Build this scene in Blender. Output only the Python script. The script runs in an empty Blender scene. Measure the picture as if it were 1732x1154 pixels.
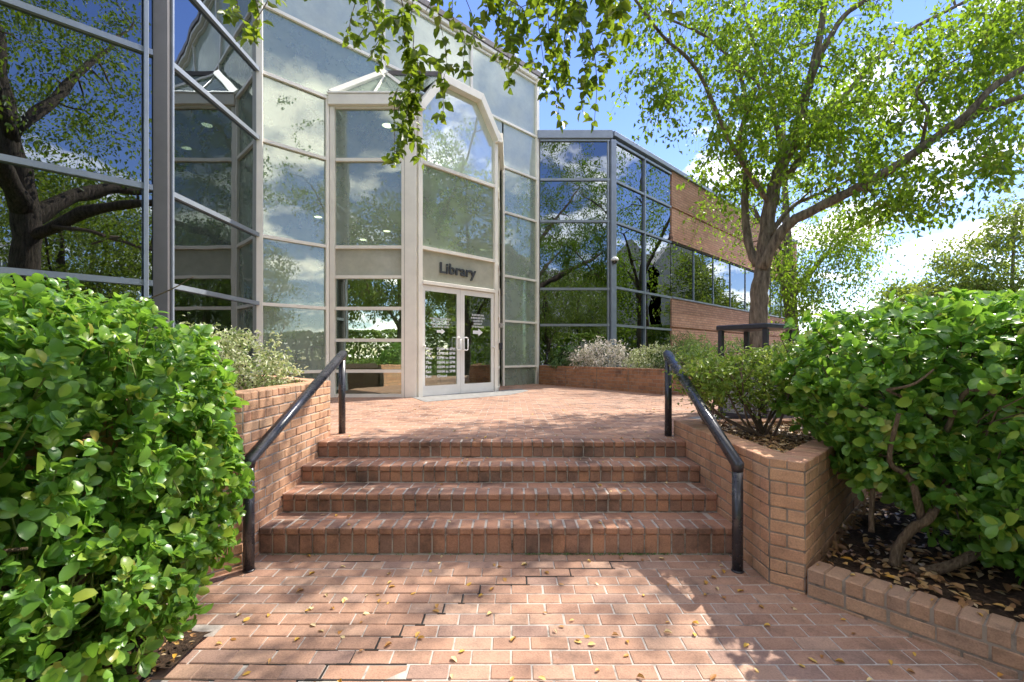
import bpy, bmesh, math, random
import numpy as np
from mathutils import Vector, Matrix

random.seed(11)
rng = np.random.default_rng(11)
S = bpy.context.scene
COL = S.collection
R = math.radians

# ------------------------------------------------------------------ camera, world, sun, exposure
CAM_Z = 1.60
cam_d = bpy.data.cameras.new('camera')
cam = bpy.data.objects.new('camera', cam_d)
COL.objects.link(cam)
cam.location = (0, 0, CAM_Z)
cam.rotation_euler = (R(90), 0, 0)
cam_d.sensor_width = 36
cam_d.lens = 800 / 1732 * 36
cam_d.shift_y = 23 / 1732
cam_d.clip_start = 0.05
cam_d.clip_end = 3000
S.camera = cam

CLOUDZ = 21.5
SUNV = Vector((0.65, 0.57, 1.0)).normalized()
world = bpy.data.worlds.new('World')
S.world = world
world.use_nodes = True
wn = world.node_tree
wn.nodes.clear()
w_out = wn.nodes.new('ShaderNodeOutputWorld')
w_bg = wn.nodes.new('ShaderNodeBackground')
w_sky = wn.nodes.new('ShaderNodeTexSky')
w_sky.sky_type = 'NISHITA'
w_sky.sun_disc = False
w_sky.sun_elevation = math.asin(SUNV.z)
w_sky.sun_rotation = math.atan2(SUNV.x, SUNV.y)
w_sky.air_density = 1.0
w_sky.dust_density = 0.0
w_sky.ozone_density = 2.5
w_bg.inputs['Strength'].default_value = 0.15
# clouds: a noise laid on a flat layer high above, mixed over the sky colour
w_tc = wn.nodes.new('ShaderNodeTexCoord')
w_sep = wn.nodes.new('ShaderNodeSeparateXYZ')
wn.links.new(w_tc.outputs['Generated'], w_sep.inputs[0])
w_add = wn.nodes.new('ShaderNodeMath'); w_add.operation = 'ADD'; w_add.inputs[1].default_value = 0.16
w_max = wn.nodes.new('ShaderNodeMath'); w_max.operation = 'MAXIMUM'; w_max.inputs[1].default_value = 0.05
wn.links.new(w_sep.outputs[2], w_add.inputs[0]); wn.links.new(w_add.outputs[0], w_max.inputs[0])
w_dx = wn.nodes.new('ShaderNodeMath'); w_dx.operation = 'DIVIDE'
w_dy = wn.nodes.new('ShaderNodeMath'); w_dy.operation = 'DIVIDE'
wn.links.new(w_sep.outputs[0], w_dx.inputs[0]); wn.links.new(w_max.outputs[0], w_dx.inputs[1])
wn.links.new(w_sep.outputs[1], w_dy.inputs[0]); wn.links.new(w_max.outputs[0], w_dy.inputs[1])
w_cmb = wn.nodes.new('ShaderNodeCombineXYZ')
wn.links.new(w_dx.outputs[0], w_cmb.inputs[0]); wn.links.new(w_dy.outputs[0], w_cmb.inputs[1])
w_cmb.inputs[2].default_value = CLOUDZ
w_n = wn.nodes.new('ShaderNodeTexNoise')
w_n.inputs['Scale'].default_value = 2.1
w_n.inputs['Detail'].default_value = 9
w_n.inputs['Roughness'].default_value = 0.56
wn.links.new(w_cmb.outputs[0], w_n.inputs['Vector'])
w_r = wn.nodes.new('ShaderNodeValToRGB')
w_r.color_ramp.elements[0].position = 0.505
w_r.color_ramp.elements[0].color = (0, 0, 0, 1)
w_r.color_ramp.elements[1].position = 0.65
w_r.color_ramp.elements[1].color = (0.9, 0.9, 0.9, 1)
wn.links.new(w_n.outputs['Fac'], w_r.inputs[0])
w_hs = wn.nodes.new('ShaderNodeHueSaturation')
w_hs.inputs['Saturation'].default_value = 1.13
w_hs.inputs['Hue'].default_value = 0.515
w_hs.inputs['Value'].default_value = 0.46
wn.links.new(w_sky.outputs[0], w_hs.inputs['Color'])
w_mix = wn.nodes.new('ShaderNodeMixRGB')
w_mix.inputs['Color2'].default_value = (8.0, 7.45, 6.8, 1)
wn.links.new(w_r.outputs[0], w_mix.inputs['Fac'])
w_tint = wn.nodes.new('ShaderNodeMixRGB')
w_tint.blend_type = 'MULTIPLY'
w_tint.inputs['Fac'].default_value = 1.0
w_tint.inputs['Color2'].default_value = (0.95, 0.90, 0.95, 1)
wn.links.new(w_hs.outputs[0], w_tint.inputs['Color1'])
wn.links.new(w_tint.outputs[0], w_mix.inputs['Color1'])
wn.links.new(w_mix.outputs[0], w_bg.inputs['Color'])
wn.links.new(w_bg.outputs[0], w_out.inputs['Surface'])

sun_d = bpy.data.lights.new('sun', 'SUN')
sun = bpy.data.objects.new('sun', sun_d)
COL.objects.link(sun)
sun_d.energy = 2.0
sun_d.angle = R(0.55)
sun_d.color = (1.0, 0.93, 0.82)
sun.rotation_euler = (-SUNV).to_track_quat('-Z', 'Y').to_euler()
sun.location = (20, 20, 30)

S.view_settings.view_transform = 'Standard'
S.view_settings.look = 'None'
S.view_settings.gamma = 1.0
S.view_settings.use_curve_mapping = False
S.view_settings.exposure = 2.18
S.cycles.max_bounces = 8
S.cycles.transparent_max_bounces = 12
S.cycles.use_denoising = True
S.cycles.sample_clamp_indirect = 6


def at(px, py, d):
    """world point at distance d (m along Y) seen at pixel px,py of the 1732 x 1154 picture"""
    return Vector(((px - 866) / 800 * d, d, CAM_Z + (600 - py) / 800 * d))


# ------------------------------------------------------------------ materials
class NT:
    def __init__(s, name):
        s.m = bpy.data.materials.new(name)
        s.m.use_nodes = True
        s.t = s.m.node_tree
        s.t.nodes.clear()
        s.out = s.n('ShaderNodeOutputMaterial')

    def n(s, typ, **kw):
        nd = s.t.nodes.new(typ)
        for k, v in kw.items():
            setattr(nd, k, v)
        return nd

    def l(s, a, b):
        s.t.links.new(a, b)

    def noise(s, vec, scale, detail=4, rough=0.55):
        nd = s.n('ShaderNodeTexNoise')
        nd.inputs['Scale'].default_value = scale
        nd.inputs['Detail'].default_value = detail
        nd.inputs['Roughness'].default_value = rough
        if vec is not None:
            s.l(vec, nd.inputs['Vector'])
        return nd.outputs['Fac']

    def ramp(s, fac, stops, interp='LINEAR'):
        nd = s.n('ShaderNodeValToRGB')
        cr = nd.color_ramp
        cr.interpolation = interp
        while len(cr.elements) < len(stops):
            cr.elements.new(0.5)
        for e, (p, c) in zip(cr.elements, stops):
            e.position = p
            e.color = (*c, 1) if len(c) == 3 else c
        s.l(fac, nd.inputs[0])
        return nd.outputs[0]

    def mix(s, fac, a, b, mode='MIX'):
        nd = s.n('ShaderNodeMixRGB', blend_type=mode)
        for sock, v in ((nd.inputs[0], fac), (nd.inputs[1], a), (nd.inputs[2], b)):
            if isinstance(v, (int, float)):
                sock.default_value = v
            elif isinstance(v, tuple):
                sock.default_value = (*v, 1) if len(v) == 3 else v
            else:
                s.l(v, sock)
        return nd.outputs[0]

    def math(s, op, a, b=0.0):
        nd = s.n('ShaderNodeMath', operation=op)
        for sock, v in ((nd.inputs[0], a), (nd.inputs[1], b)):
            if isinstance(v, (int, float)):
                sock.default_value = v
            else:
                s.l(v, sock)
        return nd.outputs[0]

    def bsdf(s, col, rough=0.6, metal=0.0, spec=0.5, bump=None, bstr=0.3, bdist=0.01):
        p = s.n('ShaderNodeBsdfPrincipled')
        if isinstance(col, tuple):
            p.inputs['Base Color'].default_value = (*col, 1)
        else:
            s.l(col, p.inputs['Base Color'])
        if isinstance(rough, (int, float)):
            p.inputs['Roughness'].default_value = rough
        else:
            s.l(rough, p.inputs['Roughness'])
        p.inputs['Metallic'].default_value = metal
        p.inputs['Specular IOR Level'].default_value = spec
        if bump is not None:
            b = s.n('ShaderNodeBump')
            b.inputs['Strength'].default_value = bstr
            b.inputs['Distance'].default_value = bdist
            s.l(bump, b.inputs['Height'])
            s.l(b.outputs[0], p.inputs['Normal'])
        return p

    def done(s, sh):
        s.l(sh.outputs[0] if hasattr(sh, 'outputs') else sh, s.out.inputs['Surface'])
        return s.m

    def pos(s):
        return s.n('ShaderNodeNewGeometry').outputs['Position']

    def obj(s):
        return s.n('ShaderNodeTexCoord').outputs['Object']

    def rnd(s):
        a = s.n('ShaderNodeAttribute')
        a.attribute_name = 'rnd'
        o = s.n('ShaderNodeObjectInfo')
        return s.math('FRACT', s.math('ADD', a.outputs['Fac'], o.outputs['Random']))


def mat_brick(name, stops, stain=0.5, slo=0.52, scale=1.0, rough=0.85, stain_col=(0.045, 0.038, 0.034), light=0.0):
    t = NT(name)
    r = t.rnd()
    base = t.ramp(r, stops)
    pos = t.pos()
    fine = t.noise(pos, 95 * scale, 3, 0.7)
    base = t.mix(0.75, base, t.ramp(fine, [(0.25, (0.62, 0.62, 0.62)), (0.5, (0.98, 0.98, 0.98)), (0.8, (1.25, 1.22, 1.2))]), 'MULTIPLY')
    med = t.noise(pos, 9, 5, 0.65)
    base = t.mix(0.55, base, t.ramp(med, [(0.3, (0.72, 0.7, 0.7)), (0.6, (1.08, 1.06, 1.04))]), 'MULTIPLY')
    big = t.noise(pos, 2.2, 6, 0.7)
    sf = t.ramp(big, [(slo, (0, 0, 0)), (slo + .2, (stain, stain, stain))])
    base = t.mix(sf, base, stain_col)
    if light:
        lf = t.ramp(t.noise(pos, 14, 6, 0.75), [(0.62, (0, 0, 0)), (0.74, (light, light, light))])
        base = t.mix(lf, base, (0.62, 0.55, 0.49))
    hb = t.math('ADD', t.math('MULTIPLY', fine, 0.6), t.math('MULTIPLY', med, 0.8))
    return t.done(t.bsdf(base, rough, spec=0.3, bump=hb, bstr=0.5, bdist=0.006))


def mat_plain(name, col, rough=0.6, metal=0.0, spec=0.5, nscale=12, namt=0.12, bstr=0.15):
    t = NT(name)
    p = t.pos()
    f = t.noise(p, nscale, 5, 0.6)
    lo = tuple(c * (1 - namt * 1.6) for c in col)
    hi = tuple(min(1, c * (1 + namt)) for c in col)
    c = t.ramp(f, [(0.3, lo), (0.7, hi)])
    return t.done(t.bsdf(c, rough, metal, spec, bump=t.noise(p, nscale * 6, 3), bstr=bstr, bdist=0.002))


def mat_leaf(name, stops, rough=0.42, trans=0.35, spec=0.5, tcol=(0.30, 0.42, 0.05)):
    t = NT(name)
    r = t.rnd()
    c = t.ramp(r, stops)
    c = t.mix(0.6, c, t.ramp(t.noise(t.pos(), 5, 2), [(0.3, (0.75, 0.78, 0.75)), (0.7, (1.15, 1.12, 1.1))]), 'MULTIPLY')
    p = t.bsdf(c, rough, spec=spec)
    tr = t.n('ShaderNodeBsdfTranslucent')
    t.l(t.mix(0.5, c, tcol), tr.inputs['Color'])
    mx = t.n('ShaderNodeMixShader')
    mx.inputs[0].default_value = trans
    t.l(p.outputs[0], mx.inputs[1])
    t.l(tr.outputs[0], mx.inputs[2])
    return t.done(mx)


def mat_glass(name, tint, refl_min, refl_max=0.95, gcol=(0.9, 0.95, 0.95), haze=0.0, haze_col=(0.4, 0.5, 0.45), rough=0.0):
    t = NT(name)
    lw = t.n('ShaderNodeLayerWeight')
    lw.inputs['Blend'].default_value = 0.35
    fac = t.math('ADD', t.math('MULTIPLY', lw.outputs['Fresnel'], refl_max - refl_min), refl_min)
    gl = t.n('ShaderNodeBsdfGlossy')
    gl.inputs['Roughness'].default_value = rough
    gl.inputs['Color'].default_value = (*gcol, 1)
    nz = t.noise(t.obj(), 0.9, 2, 0.5)
    b = t.n('ShaderNodeBump')
    b.inputs['Strength'].default_value = 0.5
    b.inputs['Distance'].default_value = 0.01
    t.l(nz, b.inputs['Height'])
    t.l(b.outputs[0], gl.inputs['Normal'])
    tr = t.n('ShaderNodeBsdfTransparent')
    tr.inputs['Color'].default_value = (*tint, 1)
    mx = t.n('ShaderNodeMixShader')
    t.l(fac, mx.inputs[0])
    t.l(tr.outputs[0], mx.inputs[1])
    t.l(gl.outputs[0], mx.inputs[2])
    last = mx
    if haze:
        df = t.n('ShaderNodeBsdfDiffuse')
        t.l(t.ramp(t.noise(t.pos(), 1.5, 6, 0.65), [(0.3, tuple(c * 0.8 for c in haze_col)), (0.7, haze_col)]), df.inputs['Color'])
        m2 = t.n('ShaderNodeMixShader')
        t.l(t.ramp(t.noise(t.pos(), 1.1, 7, 0.7), [(0.3, (haze * .72,) * 3), (0.7, (min(1, haze * 1.2),) * 3)]), m2.inputs[0])
        t.l(mx.outputs[0], m2.inputs[1])
        t.l(df.outputs[0], m2.inputs[2])
        last = m2
    return t.done(last)


M = {}
PAV = [(0.0, (0.35, 0.205, 0.145)), (0.25, (0.42, 0.25, 0.17)), (0.5, (0.38, 0.225, 0.155)), (0.75, (0.46, 0.30, 0.215)), (1.0, (0.32, 0.205, 0.16))]
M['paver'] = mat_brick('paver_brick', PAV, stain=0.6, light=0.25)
M['step'] = mat_brick('step_brick', [(0.0, (0.36, 0.19, 0.125)), (0.3, (0.44, 0.235, 0.15)), (0.6, (0.29, 0.175, 0.13)), (0.8, (0.40, 0.22, 0.145)), (1.0, (0.48, 0.25, 0.15))], stain=0.8, slo=0.48)
M['wall_brick'] = mat_brick('planter_brick', [(0.0, (0.54, 0.31, 0.185)), (0.35, (0.60, 0.36, 0.22)), (0.7, (0.52, 0.28, 0.175)), (1.0, (0.57, 0.37, 0.235))], stain=0.45)
M['kerb_brick'] = mat_brick('kerb_brick', [(0.0, (0.44, 0.27, 0.17)), (0.4, (0.48, 0.31, 0.21)), (0.7, (0.40, 0.26, 0.18)), (1.0, (0.52, 0.33, 0.21))], stain=0.5)
M['far_brick'] = mat_brick('far_planter_brick', [(0.0, (0.36, 0.18, 0.09)), (0.5, (0.42, 0.22, 0.12)), (1.0, (0.30, 0.15, 0.085))], stain=0.8)


def mat_mortar(name, col, dark):
    t = NT(name)
    p = t.pos()
    c = t.ramp(t.noise(p, 6, 6, 0.7), [(0.32, dark), (0.5, col), (0.8, tuple(min(1, x * 1.15) for x in col))])
    return t.done(t.bsdf(c, 0.95, spec=0.2, bump=t.noise(p, 120, 3), bstr=0.5, bdist=0.003))


M['mortar'] = mat_mortar('mortar', (0.46, 0.41, 0.36), (0.17, 0.14, 0.12))
M['mortar_dark'] = mat_mortar('dark_mortar', (0.30, 0.25, 0.20), (0.12, 0.10, 0.085))
M['mortar_step'] = mat_mortar('step_mortar', (0.42, 0.37, 0.32), (0.07, 0.06, 0.05))
M['crack'] = mat_plain('open_crack', (0.03, 0.024, 0.02), 0.95)
M['concrete'] = mat_plain('concrete', (0.24, 0.235, 0.225), 0.9, nscale=8, namt=0.2)
M['cream'] = mat_plain('cream_frame', (0.86, 0.82, 0.72), 0.42, nscale=3, namt=0.05, bstr=0.03)
M['white_frame'] = mat_plain('white_door_frame', (0.82, 0.81, 0.76), 0.4, nscale=3, namt=0.04, bstr=0.03)
M['greyframe'] = mat_plain('grey_aluminium', (0.30, 0.34, 0.39), 0.35, metal=0.35, nscale=4, namt=0.08, bstr=0.04)
M['darkcol'] = mat_plain('dark_aluminium', (0.16, 0.155, 0.16), 0.45, metal=0.3, nscale=4, namt=0.08)
M['coping'] = mat_plain('grey_coping', (0.26, 0.30, 0.35), 0.4, metal=0.4, nscale=3, namt=0.1)
M['copingdark'] = mat_plain('dark_coping', (0.14, 0.12, 0.12), 0.5, nscale=3)
def mat_rail():
    t = NT('black_rail_paint')
    p = t.pos()
    w = t.ramp(t.noise(p, 22, 7, 0.75), [(0.60, (0, 0, 0)), (0.68, (1, 1, 1))])
    c = t.mix(w, (0.028, 0.028, 0.036), (0.15, 0.145, 0.15))
    rg = t.ramp(t.noise(p, 8, 5), [(0.3, (0.20,) * 3), (0.7, (0.36,) * 3)])
    return t.done(t.bsdf(c, rg, spec=0.8, bump=t.noise(p, 60, 3), bstr=0.06, bdist=0.002))


M['rail'] = mat_rail()
M['spandrel'] = mat_glass('spandrel_glass', (0.0, 0.0, 0.0), 0.10, 0.6, haze=0.88, haze_col=(0.58, 0.58, 0.47), rough=0.05)
M['glass'] = mat_glass('pale_green_glass', (0.72, 0.86, 0.78), 0.17, 0.90, gcol=(0.84, 0.88, 0.80), haze=0.34, haze_col=(0.60, 0.68, 0.57))
M['glass_milky'] = mat_glass('milky_green_glass', (0.55, 0.72, 0.64), 0.30, 0.92, gcol=(0.88, 0.97, 0.94), haze=0.68, haze_col=(0.68, 0.74, 0.64))
M['glass_dark'] = mat_glass('dark_tinted_glass', (0.16, 0.22, 0.20), 0.42, 0.95, gcol=(0.50, 0.56, 0.60))
M['glass_clear'] = mat_glass('door_glass', (0.8, 0.88, 0.8), 0.26, 0.9, gcol=(0.9, 0.95, 0.9))
M['interior_white'] = mat_plain('interior_plaster', (0.62, 0.63, 0.58), 0.8, nscale=2, namt=0.04)
M['interior_beige'] = mat_plain('interior_beige', (0.42, 0.37, 0.24), 0.8, nscale=2, namt=0.06)
M['interior_floor'] = mat_plain('interior_floor', (0.17, 0.13, 0.10), 0.35, nscale=6)
M['interior_dark'] = mat_plain('interior_dark', (0.10, 0.10, 0.10), 0.8)
M['blackletter'] = mat_plain('dark_letter', (0.045, 0.05, 0.055), 0.5)
M['white_vinyl'] = mat_plain('white_vinyl', (0.85, 0.87, 0.88), 0.5, nscale=3, namt=0.02)
M['white_plastic'] = mat_plain('white_plastic', (0.78, 0.78, 0.76), 0.35, nscale=3, namt=0.02)
M['smoke'] = mat_plain('smoked_dome', (0.02, 0.02, 0.022), 0.1, spec=0.9)
M['black_metal'] = mat_plain('black_metal', (0.035, 0.036, 0.045), 0.35, nscale=20)
M['perf'] = mat_plain('stone_grey_panel', (0.34, 0.33, 0.30), 0.7, nscale=10)
M['steel'] = mat_plain('steel', (0.45, 0.45, 0.45), 0.35, metal=0.8)


def mat_bark(name, lo, hi, sc=1.0):
    t = NT(name)
    tc = t.obj()
    mp = t.n('ShaderNodeMapping')
    mp.inputs['Scale'].default_value = (9 * sc, 9 * sc, 1.8 * sc)
    t.l(tc, mp.inputs['Vector'])
    n1 = t.noise(mp.outputs[0], 2.2, 8, 0.68)
    n2 = t.noise(tc, 1.2, 4)
    c = t.ramp(n1, [(0.32, lo), (0.5, tuple((a + b) / 2 for a, b in zip(lo, hi))), (0.68, hi)])
    c = t.mix(0.4, c, t.ramp(n2, [(0.35, (0.7, 0.75, 0.6)), (0.65, (1.1, 1.05, 1.0))]), 'MULTIPLY')
    return t.done(t.bsdf(c, 0.9, spec=0.2, bump=n1, bstr=1.0, bdist=0.05))


M['bark'] = mat_bark('brown_bark', (0.06, 0.048, 0.038), (0.31, 0.26, 0.205))
M['bark_dark'] = mat_bark('dark_bark', (0.035, 0.028, 0.022), (0.17, 0.13, 0.10))
M['twig'] = mat_plain('twig_bark', (0.15, 0.10, 0.065), 0.85, nscale=20, namt=0.3)
M['stem_green'] = mat_plain('green_stem', (0.20, 0.24, 0.07), 0.6, nscale=20, namt=0.2)
M['hedge_stem'] = mat_bark('hedge_stem', (0.12, 0.08, 0.055), (0.34, 0.25, 0.17), 3.0)

GREEN = [(0.0, (0.05, 0.12, 0.012)), (0.3, (0.09, 0.19, 0.016)), (0.6, (0.14, 0.27, 0.02)), (0.85, (0.22, 0.34, 0.025)), (0.96, (0.2, 0.26, 0.04)), (1.0, (0.30, 0.24, 0.05))]
M['leaf_hedge'] = mat_leaf('hedge_leaf', [(0.0, (0.08, 0.20, 0.035)), (0.3, (0.13, 0.29, 0.045)), (0.7, (0.21, 0.40, 0.06)), (0.93, (0.34, 0.48, 0.07)), (0.975, (0.40, 0.46, 0.07)), (1.0, (0.42, 0.36, 0.08))], rough=0.34, trans=0.42, spec=0.6, tcol=(0.34, 0.62, 0.04))
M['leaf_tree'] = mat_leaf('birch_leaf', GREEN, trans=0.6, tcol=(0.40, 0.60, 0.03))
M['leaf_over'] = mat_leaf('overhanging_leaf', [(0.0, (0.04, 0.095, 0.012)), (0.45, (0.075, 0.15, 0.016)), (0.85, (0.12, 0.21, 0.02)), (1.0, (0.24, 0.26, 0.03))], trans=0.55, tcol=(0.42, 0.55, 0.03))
M['leaf_far'] = mat_leaf('far_leaf', [(0.0, (0.07, 0.13, 0.02)), (0.5, (0.13, 0.21, 0.03)), (1.0, (0.24, 0.30, 0.06))], trans=0.5, tcol=(0.45, 0.55, 0.05))
M['leaf_shrub'] = mat_leaf('shrub_leaf', [(0.0, (0.13, 0.22, 0.03)), (0.5, (0.25, 0.38, 0.06)), (0.85, (0.40, 0.50, 0.08)), (1.0, (0.38, 0.36, 0.12))], trans=0.4)
M['leaf_var'] = mat_leaf('variegated_leaf', [(0.0, (0.16, 0.26, 0.06)), (0.35, (0.34, 0.44, 0.14)), (0.6, (0.62, 0.66, 0.40)), (1.0, (0.80, 0.80, 0.60))], trans=0.3, tcol=(0.5, 0.5, 0.2))
M['leaf_white'] = mat_leaf('white_variegated_leaf', [(0.0, (0.10, 0.16, 0.06)), (0.3, (0.30, 0.32, 0.18)), (0.45, (0.82, 0.78, 0.72)), (1.0, (0.90, 0.86, 0.82))], trans=0.3, tcol=(0.6, 0.5, 0.4))
M['leaf_feather'] = mat_leaf('feathery_leaf', [(0.0, (0.06, 0.14, 0.05)), (0.6, (0.12, 0.24, 0.09)), (1.0, (0.2, 0.32, 0.12))], trans=0.35)
M['leaf_dead'] = mat_leaf('fallen_leaf', [(0.0, (0.40, 0.18, 0.05)), (0.3, (0.60, 0.33, 0.06)), (0.6, (0.74, 0.46, 0.07)), (0.8, (0.76, 0.58, 0.24)), (1.0, (0.70, 0.55, 0.34))], trans=0.15, tcol=(0.6, 0.4, 0.1))
M['leaf_litter'] = mat_leaf('leaf_litter', [(0.0, (0.16, 0.08, 0.04)), (0.35, (0.38, 0.20, 0.09)), (0.6, (0.56, 0.34, 0.14)), (0.85, (0.62, 0.50, 0.34)), (1.0, (0.72, 0.38, 0.05))], trans=0.1, tcol=(0.5, 0.3, 0.1))


def mat_ground(name, cols, sc, rough=0.95):
    t = NT(name)
    p = t.pos()
    n = t.noise(p, sc, 8, 0.7)
    c = t.ramp(n, [(0.3, cols[0]), (0.5, cols[1]), (0.7, cols[2])])
    return t.done(t.bsdf(c, rough, spec=0.2, bump=t.noise(p, sc * 3, 5, 0.7), bstr=0.8, bdist=0.03))


M['mulch'] = mat_ground('mulch', ((0.022, 0.016, 0.012), (0.07, 0.045, 0.03), (0.17, 0.11, 0.07)), 28)
M['grass'] = mat_ground('grass', ((0.07, 0.12, 0.02), (0.11, 0.16, 0.035), (0.16, 0.19, 0.06)), 6)
M['asphalt'] = mat_ground('asphalt', ((0.045, 0.045, 0.047), (0.06, 0.06, 0.06), (0.08, 0.08, 0.078)), 20)


def mat_wing_brick():
    t = NT('wing_brick')
    tc = t.obj()
    sp = t.n('ShaderNodeSeparateXYZ'); t.l(tc, sp.inputs[0])
    cb = t.n('ShaderNodeCombineXYZ')
    t.l(sp.outputs[0], cb.inputs[0]); t.l(sp.outputs[2], cb.inputs[1])
    b = t.n('ShaderNodeTexBrick')
    b.inputs['Scale'].default_value = 1.0
    b.inputs['Brick Width'].default_value = 0.305
    b.inputs['Row Height'].default_value = 0.095
    b.inputs['Mortar Size'].default_value = 0.007
    b.inputs['Mortar Smooth'].default_value = 0.2
    b.inputs['Color1'].default_value = (0.50, 0.27, 0.18, 1)
    b.inputs['Color2'].default_value = (0.60, 0.35, 0.24, 1)
    b.inputs['Mortar'].default_value = (0.24, 0.16, 0.12, 1)
    t.l(cb.outputs[0], b.inputs['Vector'])
    n = t.noise(tc, 2.5, 6, 0.65)
    c = t.mix(0.6, b.outputs['Color'], t.ramp(n, [(0.3, (0.78, 0.75, 0.72)), (0.7, (1.15, 1.12, 1.1))]), 'MULTIPLY')
    inv = t.math('SUBTRACT', 1.0, b.outputs['Fac'])
    h = t.math('ADD', inv, t.math('MULTIPLY', t.noise(tc, 30, 4), 0.6))
    return t.done(t.bsdf(c, 0.9, spec=0.2, bump=h, bstr=0.8, bdist=0.012))


M['wing_brick'] = mat_wing_brick()


def mat_emit(name, col, s):
    t = NT(name)
    e = t.n('ShaderNodeEmission')
    e.inputs['Color'].default_value = (*col, 1)
    e.inputs['Strength'].default_value = s
    return t.done(e)


M['lamp'] = mat_emit('lit_downlight', (1.0, 0.86, 0.62), 1.6)


# ------------------------------------------------------------------ object helpers
def link(o, parent=None):
    COL.objects.link(o)
    if parent is not None:
        o.parent = parent
    return o


def empty(name, loc=(0, 0, 0), label=None, cat=None, group=None, kind=None, rotz=0):
    o = bpy.data.objects.new(name, None)
    o.location = loc
    o.rotation_euler = (0, 0, rotz)
    o.empty_display_size = 0.2
    link(o)
    tag(o, label, cat, group, kind)
    return o


def tag(o, label=None, cat=None, group=None, kind=None):
    if label: o['label'] = label
    if cat: o['category'] = cat
    if group: o['group'] = group
    if kind: o['kind'] = kind
    return o


class MB:
    def __init__(s):
        s.v = []; s.f = []; s.r = []

    def add(s, vs, fs, rnd=0.0):
        b = len(s.v)
        s.v += [tuple(v) for v in vs]
        s.f += [tuple(i + b for i in f) for f in fs]
        s.r += [rnd] * len(vs)

    def box(s, x0, x1, y0, y1, z0, z1, rnd=0.0):
        vs = [(x, y, z) for z in (z0, z1) for y in (y0, y1) for x in (x0, x1)]
        s.add(vs, [(0, 2, 3, 1), (4, 5, 7, 6), (0, 1, 5, 4), (2, 6, 7, 3), (0, 4, 6, 2), (1, 3, 7, 5)], rnd)

    def obox(s, o, u, v, lu0, lu1, lv0, lv1, z0, z1, rnd=0.0):
        """box spanning lu0..lu1 along unit u, lv0..lv1 along unit v (2D), z0..z1"""
        vs = []
        for z in (z0, z1):
            for b in (lv0, lv1):
                for a in (lu0, lu1):
                    vs.append((o[0] + u[0] * a + v[0] * b, o[1] + u[1] * a + v[1] * b, z))
        s.add(vs, [(0, 2, 3, 1), (4, 5, 7, 6), (0, 1, 5, 4), (2, 6, 7, 3), (0, 4, 6, 2), (1, 3, 7, 5)], rnd)

    def prism(s, poly, z0, z1):
        n = len(poly)
        vs = [(x, y, z0) for x, y in poly] + [(x, y, z1) for x, y in poly]
        fs = [tuple(range(n - 1, -1, -1)), tuple(range(n, 2 * n))]
        fs += [(i, (i + 1) % n, n + (i + 1) % n, n + i) for i in range(n)]
        s.add(vs, fs)

    def tube(s, pts, rad, n=8, cap=True, rnd=0.0):
        pts = [Vector(p) for p in pts]
        if isinstance(rad, (int, float)):
            rad = [rad] * len(pts)
        vs = []
        prev = None
        for i, p in enumerate(pts):
            if i == 0: d = pts[1] - p
            elif i == len(pts) - 1: d = p - pts[-2]
            else: d = (pts[i + 1] - p).normalized() + (p - pts[i - 1]).normalized()
            d = d.normalized() if d.length > 1e-9 else Vector((0, 0, 1))
            if prev is None:
                a = d.orthogonal().normalized()
            else:
                a = prev - d * prev.dot(d)
                a = a.normalized() if a.length > 1e-6 else d.orthogonal().normalized()
            prev = a
            b = d.cross(a)
            r = rad[i]
            if 0 < i < len(pts) - 1:
                c = (pts[i + 1] - p).normalized().dot((p - pts[i - 1]).normalized())
                r_s = 1 / max(0.7, math.sqrt(max(0.01, (1 + c) / 2)))
            else:
                r_s = 1
            for k in range(n):
                t = 2 * math.pi * k / n
                vs.append(p + (a * math.cos(t) + b * math.sin(t)) * r * (r_s if r_s > 1.03 and len(pts) < 6 else 1))
        fs = []
        for i in range(len(pts) - 1):
            for k in range(n):
                k2 = (k + 1) % n
                fs.append((i * n + k, i * n + k2, (i + 1) * n + k2, (i + 1) * n + k))
        if cap:
            fs.append(tuple(range(n - 1, -1, -1)))
            m = (len(pts) - 1) * n
            fs.append(tuple(range(m, m + n)))
        s.add(vs, fs, rnd)

    def lathe(s, prof, c=(0, 0, 0), n=24):
        vs = []
        for r, z in prof:
            for k in range(n):
                t = 2 * math.pi * k / n
                vs.append((c[0] + r * math.cos(t), c[1] + r * math.sin(t), c[2] + z))
        fs = []
        for i in range(len(prof) - 1):
            for k in range(n):
                k2 = (k + 1) % n
                fs.append((i * n + k, i * n + k2, (i + 1) * n + k2, (i + 1) * n + k))
        s.add(vs, fs)

    def build(s, name, mat, parent=None, smooth=False, bevel=0.0, loc=None, kind=None, rotz=0, label=None):
        me = bpy.data.meshes.new(name)
        me.from_pydata(s.v, [], s.f)
        if bevel:
            bm = bmesh.new(); bm.from_mesh(me)
            bmesh.ops.bevel(bm, geom=bm.edges[:], offset=bevel, segments=1, affect='EDGES', profile=0.5)
            bmesh.ops.recalc_face_normals(bm, faces=bm.faces[:])
            bm.to_mesh(me); bm.free()
        else:
            if any(s.r):
                a = me.attributes.new('rnd', 'FLOAT', 'POINT')
                a.data.foreach_set('value', s.r)
        me.materials.append(mat)
        if smooth:
            me.polygons.foreach_set('use_smooth', [True] * len(me.polygons))
        me.update()
        o = bpy.data.objects.new(name, me)
        if loc is not None: o.location = loc
        o.rotation_euler = (0, 0, rotz)
        link(o, parent)
        if kind: o['kind'] = kind
        if label: o['label'] = label
        return o


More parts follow.
